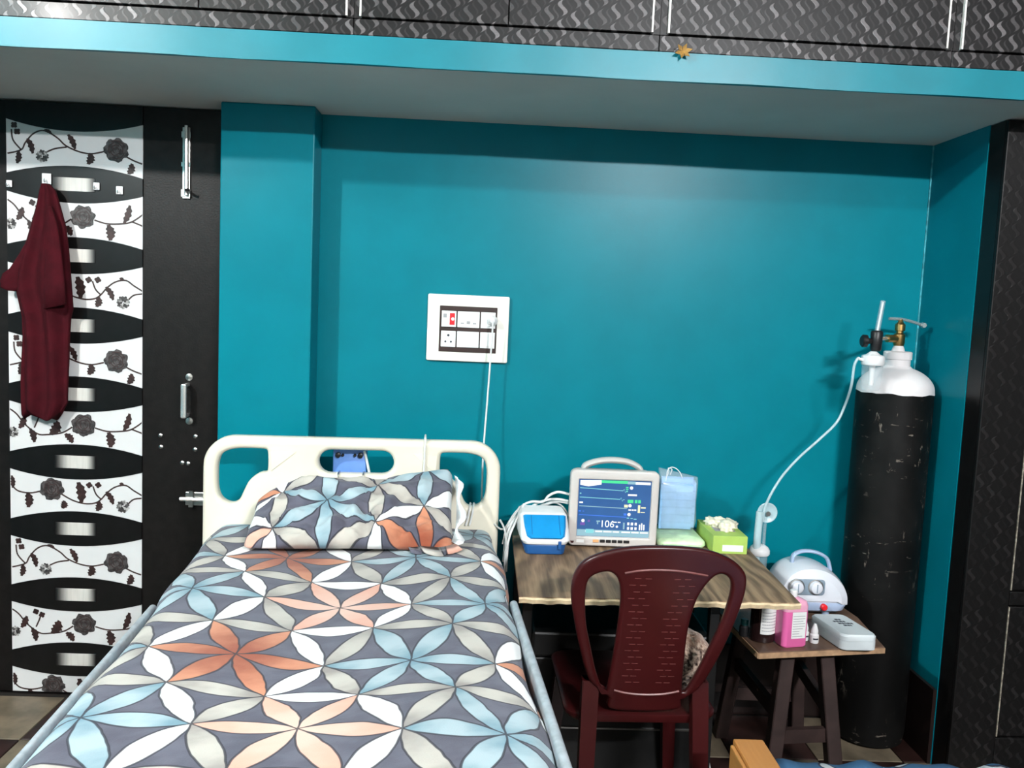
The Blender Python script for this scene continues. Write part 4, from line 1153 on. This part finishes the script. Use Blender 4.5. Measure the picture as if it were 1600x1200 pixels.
for k1, k2, z in (((-1, -1), (1, -1), .225), ((-1, 1), (1, 1), .17), ((-1, -1), (-1, 1), .29), ((1, -1), (1, 1), .29)):
    p, q = lerp(k1, z), lerp(k2, z); d = (q-p).normalized(); nn = Vector((-d.y, d.x, 0))*.010; up = Vector((0, 0, .022)); p, q = p+d*.015, q-d*.015
    b_ = B(); vv = [b_.verts.new(x) for x in (p-nn-up, p+nn-up, p+nn+up, p-nn+up, q-nn-up, q+nn-up, q+nn+up, q-nn+up)]
    for f in ((0, 1, 2, 3), (7, 6, 5, 4), (0, 4, 5, 1), (1, 5, 6, 2), (2, 6, 7, 3), (3, 7, 4, 0)): b_.faces.new([vv[i] for i in f])
    obj('stretcher', b_, 'stool_leg', st)

# dark bottle
db = thing('amber_bottle', 'dark bottle with a white label at the left of the stool', 'bottle', (.890, 2.445, SZ))
obj('bottle_body', lathe(B(), [(.034, .0008), (.038, .004), (.038, .115), (.034, .130), (.016, .145), (.014, .160)], 28), 'amber', db, smooth=True)
obj('cap', lathe(B(), [(.017, .1605), (.017, .182), (.015, .185)], 20), 'black_pl', db, smooth=True)
b_ = B(); r0 = []
for k in range(13):
    t = R(-118+k*7.6); r0.append((b_.verts.new((.0385*math.cos(t), .0385*math.sin(t), .030)), b_.verts.new((.0385*math.cos(t), .0385*math.sin(t), .112))))
for k in range(12): b_.faces.new((r0[k][0], r0[k+1][0], r0[k+1][1], r0[k][1]))
lb = obj('label', b_, 'label_white', db, smooth='all', recalc=False)
b_ = B()
for q in range(7):
    z = .040+q*.0095
    for k in range(8):
        t0, t1 = R(-112+k*9.2), R(-112+k*9.2+8)
        b_.faces.new([b_.verts.new((.0388*math.cos(t), .0388*math.sin(t), zz)) for t, zz in ((t0, z), (t1, z), (t1, z+.002), (t0, z+.002))])
obj('label_print', b_, 'ink_grey', lb, recalc=False)
tc = thing('teal_cap_bottle', 'tiny dark teal capped bottle half hidden left of the dark bottle', 'bottle', (.842, 2.47, SZ))
obj('bottle_body', lathe(B(), [(.014, .0008), (.015, .003), (.015, .03), (.010, .036)], 16), 'black_pl', tc, smooth=True)
obj('cap', lathe(B(), [(.0115, .0365), (.0115, .052), (.010, .054)], 16), 'teal_pl', tc, smooth=True)
# pink bottle
pk_ = thing('sanitizer_bottle', 'pink square-shouldered bottle with a white label on the stool', 'bottle', (.966, 2.412, SZ), R(12))
obj('bottle_body', loftbox([(.038, -.024, .024, .0008, .012), (.042, -.028, .028, .006, .014), (.042, -.028, .028, .112, .014)]), 'pink', pk_, smooth=True)
obj('shoulder', loftbox([(.0415, -.0275, .0275, .1125, .0138), (.042, -.028, .028, .128, .014), (.038, -.025, .025, .141, .014), (.015, -.012, .012, .152, .010)]), 'pink_top', pk_, smooth=True)
obj('cap', lathe(B(), [(.012, .1525), (.012, .170), (.010, .172)], 18), 'white_pl', pk_, smooth=True)
lb = obj('label', box(-.016, .031, -.0292, -.0282, .030, .112), 'label_white', pk_)
b_ = B()
for q in range(9):
    z = .036+q*.0078
    if q in (1, 2): bx(b_, -.013, .010, -.0297, -.0292, z, z+.0016)
    else: bx(b_, -.013, .027 if q % 3 else .021, -.0297, -.0292, z, z+.0014)
obj('label_print', b_, 'ink_grey', lb)
# dropper bottles
def dropper(x, y, lab):
    t = thing('dropper_bottle', lab, 'bottle', (x, y, SZ), group='small white dropper bottles on the stool')
    obj('bottle_body', lathe(B(), [(.0125, .0008), (.0135, .003), (.0135, .026), (.009, .031)], 18), 'white_pl', t, smooth=True)
    obj('cap', lathe(B(), [(.0105, .0315), (.0105, .040), (.007, .052), (.004, .060)], 18), 'white_pl', t, smooth=True)
    b_ = B(); r0 = []
    for k in range(9):
        tt = R(-125+k*9); r0.append([b_.verts.new((.0138*math.cos(tt), .0138*math.sin(tt), z)) for z in (.013, .018)])
    for k in range(8): b_.faces.new((r0[k][0], r0[k+1][0], r0[k+1][1], r0[k][1]))
    obj('label', b_, 'ink', t, recalc=False)
dropper(1.049, 2.432, 'small white dropper bottle standing free beside the white case')
dropper(1.026, 2.452, 'small white dropper bottle half hidden behind the pink bottle')
# white case
cs = thing('plastic_case', 'frosted white rounded rectangular case lying at the stool front right', 'case', (1.150, 2.462, SZ), R(2))
b_ = B()
def shear(bm):
    for v_ in bm.verts: v_.co.x -= v_.co.y*.15
    return bm
obj('case_base', shear(loftbox([(.053, -.085, .085, .0008, .016), (.056, -.088, .088, .004, .018), (.056, -.088, .088, .030, .018)])), 'case_white', cs, smooth=True)
lidc = obj('case_lid', shear(loftbox([(.0555, -.0875, .0875, .0305, .018), (.056, -.088, .088, .044, .018), (.052, -.084, .084, .050, .018)])), 'case_white', cs, smooth=True)
b_ = B()
for k, (x0, x1, y0) in enumerate(((-.004, .010, .038), (-.018, .020, .022), (-.012, .028, .006), (-.004, .022, -.010))):
    x = x0
    while x < x1:
        wq = .004+.003*((k*7+int(x*1e4)) % 3); bx(b_, x, x+wq, y0-.005, y0+.005, .0500, .0504); x += wq+.0022
obj('lid_print', shear(b_), 'ink', lidc)

# nebuliser
nb = thing('nebulizer', 'rounded white nebulizer machine with two knobs and a red button on the stool', 'nebulizer', (1.134, 2.730, SZ))
NEB = [(-.120, .045), (-.122, .075), (-.112, .110), (-.088, .145), (-.050, .166), (-.010, .172), (.030, .166), (.068, .148), (.100, .118), (.120, .080), (.124, .045)]
NEB = [tuple(p.xy) for p in smooth_pts([(x, z, 0) for x, z in NEB], 4)]
b_ = B(); rg = []
for k in range(15):
    t = -1+2*k/14; yy = .088*math.sin(t*math.pi/2); q = (max(0, 1-abs(t)**2.6))**.42; q = .80+.20*q if abs(t) < 1 else .72
    yy = .088*t
    rg.append([b_.verts.new((x*q, yy, .045+(z-.045)*q)) for x, z in NEB])
L = len(rg[0])
for i in range(14):
    for k in range(L): b_.faces.new((rg[i][k], rg[i][(k+1) % L], rg[i+1][(k+1) % L], rg[i+1][k]))
b_.faces.new(rg[0]); b_.faces.new(rg[-1][::-1])
bmesh.ops.bevel(b_, geom=[e for e in b_.edges if all(abs(abs(v_.co.y)-.088) < 1e-5 for v_ in e.verts)], offset=.012, segments=3, affect='EDGES')
obj('casing', b_, 'neb', nb, smooth=True)
b_ = loftbox([(.095, -.062, .070, .012, .03), (.114, -.078, .078, .022, .04), (.120, -.084, .084, .040, .04), (.118, -.082, .082, .050, .04)])
obj('base', b_, 'neb_base', nb, smooth=True)
for x, y in ((-.07, -.045), (.055, -.045), (-.07, .05), (.055, .05)):
    obj('foot', lathe(B(), [(.012, .0005), (.014, .016)], 14, (x, y, 0)), 'neb_base', nb, smooth=True)
g = plate(rrect(-.062, .048, .078, .132, .012), [], .006, .002, 2); bmesh.ops.translate(g, verts=g.verts, vec=(-.02, -.088, 0)); obj('knob_panel', g, 'neb_panel', nb, smooth=True)
for x in (-.068, -.004):
    kb = obj('knob', lathe(B(), [(.022, -.088), (.0225, -.094), (.020, -.098), (.019, -.104), (.016, -.106)], 24, (x, 0, .106), 'y'), 'neb', nb, smooth=True)
    obj('knob_ring', lathe(B(), [(.026, -.088), (.026, -.0925), (.0225, -.0935)], 24, (x, 0, .106), 'y'), 'steel', kb, smooth=True)
    obj('pointer', box(x-.0015, x+.0015, -.1072, -.1055, .092, .120), 'neb_panel', kb)
obj('red_button', lathe(B(), [(.011, -.082), (.011, -.094), (.008, -.097)], 18, (.030, 0, .038), 'y'), 'red_pl', nb, smooth=True)
P = [(-.055, .0, .160), (-.050, .0, .188), (-.020, .0, .202), (.025, .0, .200), (.065, .0, .180), (.080, .0, .140)]
h = tube(B(), P, .006, 10, 6)
for v_ in h.verts: v_.co.y *= 2.2
obj('carry_handle', h, 'neb_base', nb, smooth=True)
# mask kit
kt = thing('nebulizer_mask', 'clear nebulizer mask and cup kit standing beside the table corner', 'mask', (.988, 2.80, SZ))
obj('cup', lathe(B(), [(.022, .001), (.026, .004), (.029, .15), (.030, .165)], 24), 'clear', kt, smooth=True)
obj('cup_lid', lathe(B(), [(.033, .1655), (.036, .170), (.036, .182), (.030, .192), (.018, .200)], 24), 'white_pl', kt, smooth=True)
obj('stem_tube', tube(B(), [(-.014, -.012, .150), (-.014, -.012, .22), (-.010, -.008, .32)], .013, 14, 4), 'frost', kt, smooth=True)
obj('bracket', box(.008, .018, -.006, .006, .198, .30, bev=.002), 'clear', kt)
g = lathe(B(), [(.012, .006), (.020, .0), (.033, -.008), (.036, -.012), (.033, -.013), (.018, -.006)], 26, (0, 0, 0), 'y'); bmesh.ops.translate(g, verts=g.verts, vec=(.016, .005, .316))
obj('mask_cup', g, 'frost', kt, smooth=True)
obj('mask_valve', lathe(B(), [(.009, -.016), (.008, -.02)], 14, (.018, .004, .314), 'y'), 'steel', kt, smooth=True)

# ------------------------------------------------------------------ oxygen cylinder
cy = thing('oxygen_cylinder', 'tall black oxygen cylinder with a white painted shoulder in the alcove corner', 'cylinder', (1.452, 2.860, 0))
r = .127
obj('cylinder_body', lathe(B(), [(r*.80, .002), (r*.96, .012), (r, .05), (r, .6), (r, 1.272)], 48), 'cyl_black', cy, smooth=True)
pr = [(r+.001, 1.268)]+[(r*math.cos(R(a))+.001*0, 1.275+.085*math.sin(R(a))) for a in range(0, 67, 6)]+[(.044, 1.360)]
b_ = lathe(B(), pr, 48)
for v_ in b_.verts:
    if v_.co.z < 1.270: v_.co.z += -.002+.002*math.sin(5*math.atan2(v_.co.y, v_.co.x))+.0015*math.sin(11*math.atan2(v_.co.y, v_.co.x))
sd = obj('shoulder', b_, 'cyl_white', cy, smooth=True)
obj('neck_ring', lathe(B(), [(.043, 1.345), (.043, 1.382), (.047, 1.384), (.047, 1.408), (.043, 1.411), (.022, 1.412), (.018, 1.425), (.016, 1.43)], 32), 'cyl_white', cy, smooth=True)
b_ = lathe(B(), [(.016, 1.430), (.019, 1.438), (.019, 1.470), (.012, 1.475), (.012, 1.482), (.017, 1.484), (.017, 1.505), (.010, 1.512), (.006, 1.524)], 16)
vl = obj('valve', b_, 'brass', cy, smooth=True)
obj('outlet', tube(B(), [(-.014, -.004, 1.455), (-.030, -.010, 1.455), (-.052, -.018, 1.455)], .014, 10, 3), 'brass', vl, smooth=True)
obj('valve_key', tube(B(), [(-.045, -.006, 1.524), (0, 0, 1.524), (.05, .012, 1.516), (.09, .02, 1.506)], .0055, 8, 4, ), 'chrome', vl, smooth=True)
b_ = lathe(B(), [(.008, -.010), (.011, 0), (.008, .010)], 12, (.092, .02, 1.506), 'y'); obj('key_end', b_, 'chrome', vl, smooth=True)
fm = thing('oxygen_flowmeter', 'flowmeter with clear jar and white cap fixed on the oxygen cylinder valve', 'flowmeter', (1.312, 2.737, 1.447))
obj('connector', tube(B(), [(.086, .104, .008), (.05, .06, .008), (.006, .004, .006)], .007, 10, 3), 'chrome', fm, smooth=True)
obj('meter_body', lathe(B(), [(.014, -.035), (.018, -.030), (.019, .0), (.020, .028), (.016, .034)], 20), 'black_pl', fm, smooth=True)
obj('flow_tube', tube(B(), [(.001, 0, .034), (.006, 0, .08), (.012, 0, .135)], .0085, 12, 3), 'clear', fm, smooth=True)
obj('tube_core', tube(B(), [(.001, 0, .035), (.006, 0, .08), (.0115, 0, .131)], .0035, 8, 3), 'white_pl', fm, smooth=True)
obj('control_knob', lathe(B(), [(.008, -.03), (.011, -.024), (.020, -.022), (.020, -.032+.0), (.016, -.040)][::-1] if False else [(.016, -.052), (.021, -.048), (.021, -.036), (.012, -.033), (.008, -.019)], 18, (0, -.004, -.002), 'x'), 'black_pl', fm, smooth=True)
obj('jar_cap', lathe(B(), [(.034, -.082), (.037, -.078), (.037, -.056), (.035, -.050), (.022, -.046), (.010, -.036)], 28, (-.012, -.012, 0)), 'white_pl', fm, smooth=True)
obj('jar', lathe(B(), [(.026, -.165), (.030, -.160), (.033, -.10), (.0335, -.0825)], 28, (-.012, -.012, 0)), 'clear', fm, smooth=True)
obj('dip_tube', lathe(B(), [(.008, -.150), (.009, -.083)], 14, (-.012, -.012, 0)), 'white_pl', fm, smooth=True)
obj('outlet_spout', tube(B(), [(-.045, -.014, -.066), (-.056, -.016, -.064), (-.066, -.018, -.060)], .005, 8, 3), 'white_pl', fm, smooth=True)
ox = obj('oxygen_tube', tube(B(), [(1.246, 2.719, 1.387), (1.236, 2.72, 1.36), (1.238, 2.735, 1.29), (1.250, 2.80, 1.215), (1.225, 2.80, 1.155), (1.170, 2.80, 1.095), (1.105, 2.80, 1.03), (1.050, 2.795, .965), (1.012, 2.79, .90), (.993, 2.79, .846), (.990, 2.79, .80)], .0045, 10, 8), 'frost', smooth=True)
tag(ox, 'clear pale oxygen tube curving from the flowmeter jar down to the nebulizer mask', 'tube')
hs = obj('hose', tube(B(), [(1.560, 2.93, 1.30), (1.572, 2.905, 1.24), (1.576, 2.90, 1.16), (1.570, 2.92, 1.08), (1.56, 2.95, 1.0)], .006, 8, 6), 'cable_white', smooth=True)
tag(hs, 'pale hose hanging behind the right side of the oxygen cylinder', 'hose')
# cable trailing down beside the stool
cb = obj('floor_cable', tube(B(), [(.705, 2.42, .44), (.712, 2.42, .33), (.722, 2.40, .22), (.742, 2.36, .10), (.80, 2.30, .006), (.95, 2.28, .005)], .0035, 8, 6), 'cable_grey', smooth=True)
tag(cb, 'thin grey cable hanging down behind the chair to the floor', 'cable')

# ------------------------------------------------------------------ second, wooden bed in the foreground
wbd = thing('wooden_bed', 'orange varnished wooden bed corner at the bottom edge of the photo', 'bed', (.63, 1.75, 0))
obj('post', box(-.030, .040, -.10, .035, 0, .545, bev=.004), 'wood_orange', wbd)
obj('side_board', box(-.040, -.0305, -1.2, .020, .15, .538, bev=.003), 'wood_orange', wbd)
obj('foot_board', box(.041, .72, -.005, .035, .15, .44, bev=.004), 'wood_orange', wbd)
bs = B(); G = []
for j in range(25):
    rr = []
    for i in range(49):
        x = .052+.68*i/48; y = .058-1.2*j/24; e_ = max(0, 1-j/1.5)
        z = .508+.006*math.sin(i*.55)*math.exp(-j*.2)+.004*math.sin(i*.9+j*.7)-.04*(j == 0)
        rr.append(bs.verts.new((x, y-(.036 if j == 0 else 0), z)))
    G.append(rr)
for j in range(24):
    for i in range(48): bs.faces.new((G[j][i], G[j][i+1], G[j+1][i+1], G[j+1][i]))
o = obj('bed_cover', bs, 'blue_sheet', smooth='all'); o.location = (.63, 1.75, 0)
tag(o, 'blue and white printed bed cover on the wooden bed in the foreground', 'bedsheet')
mtt = obj('bed_mattress', box(.06, .72, -1.18, -.025, .20, .488, bev=.03, seg=3), 'hem', smooth=True); mtt.location = (.63, 1.75, 0)
tag(mtt, 'white mattress under the blue printed cover on the wooden bed', 'mattress')
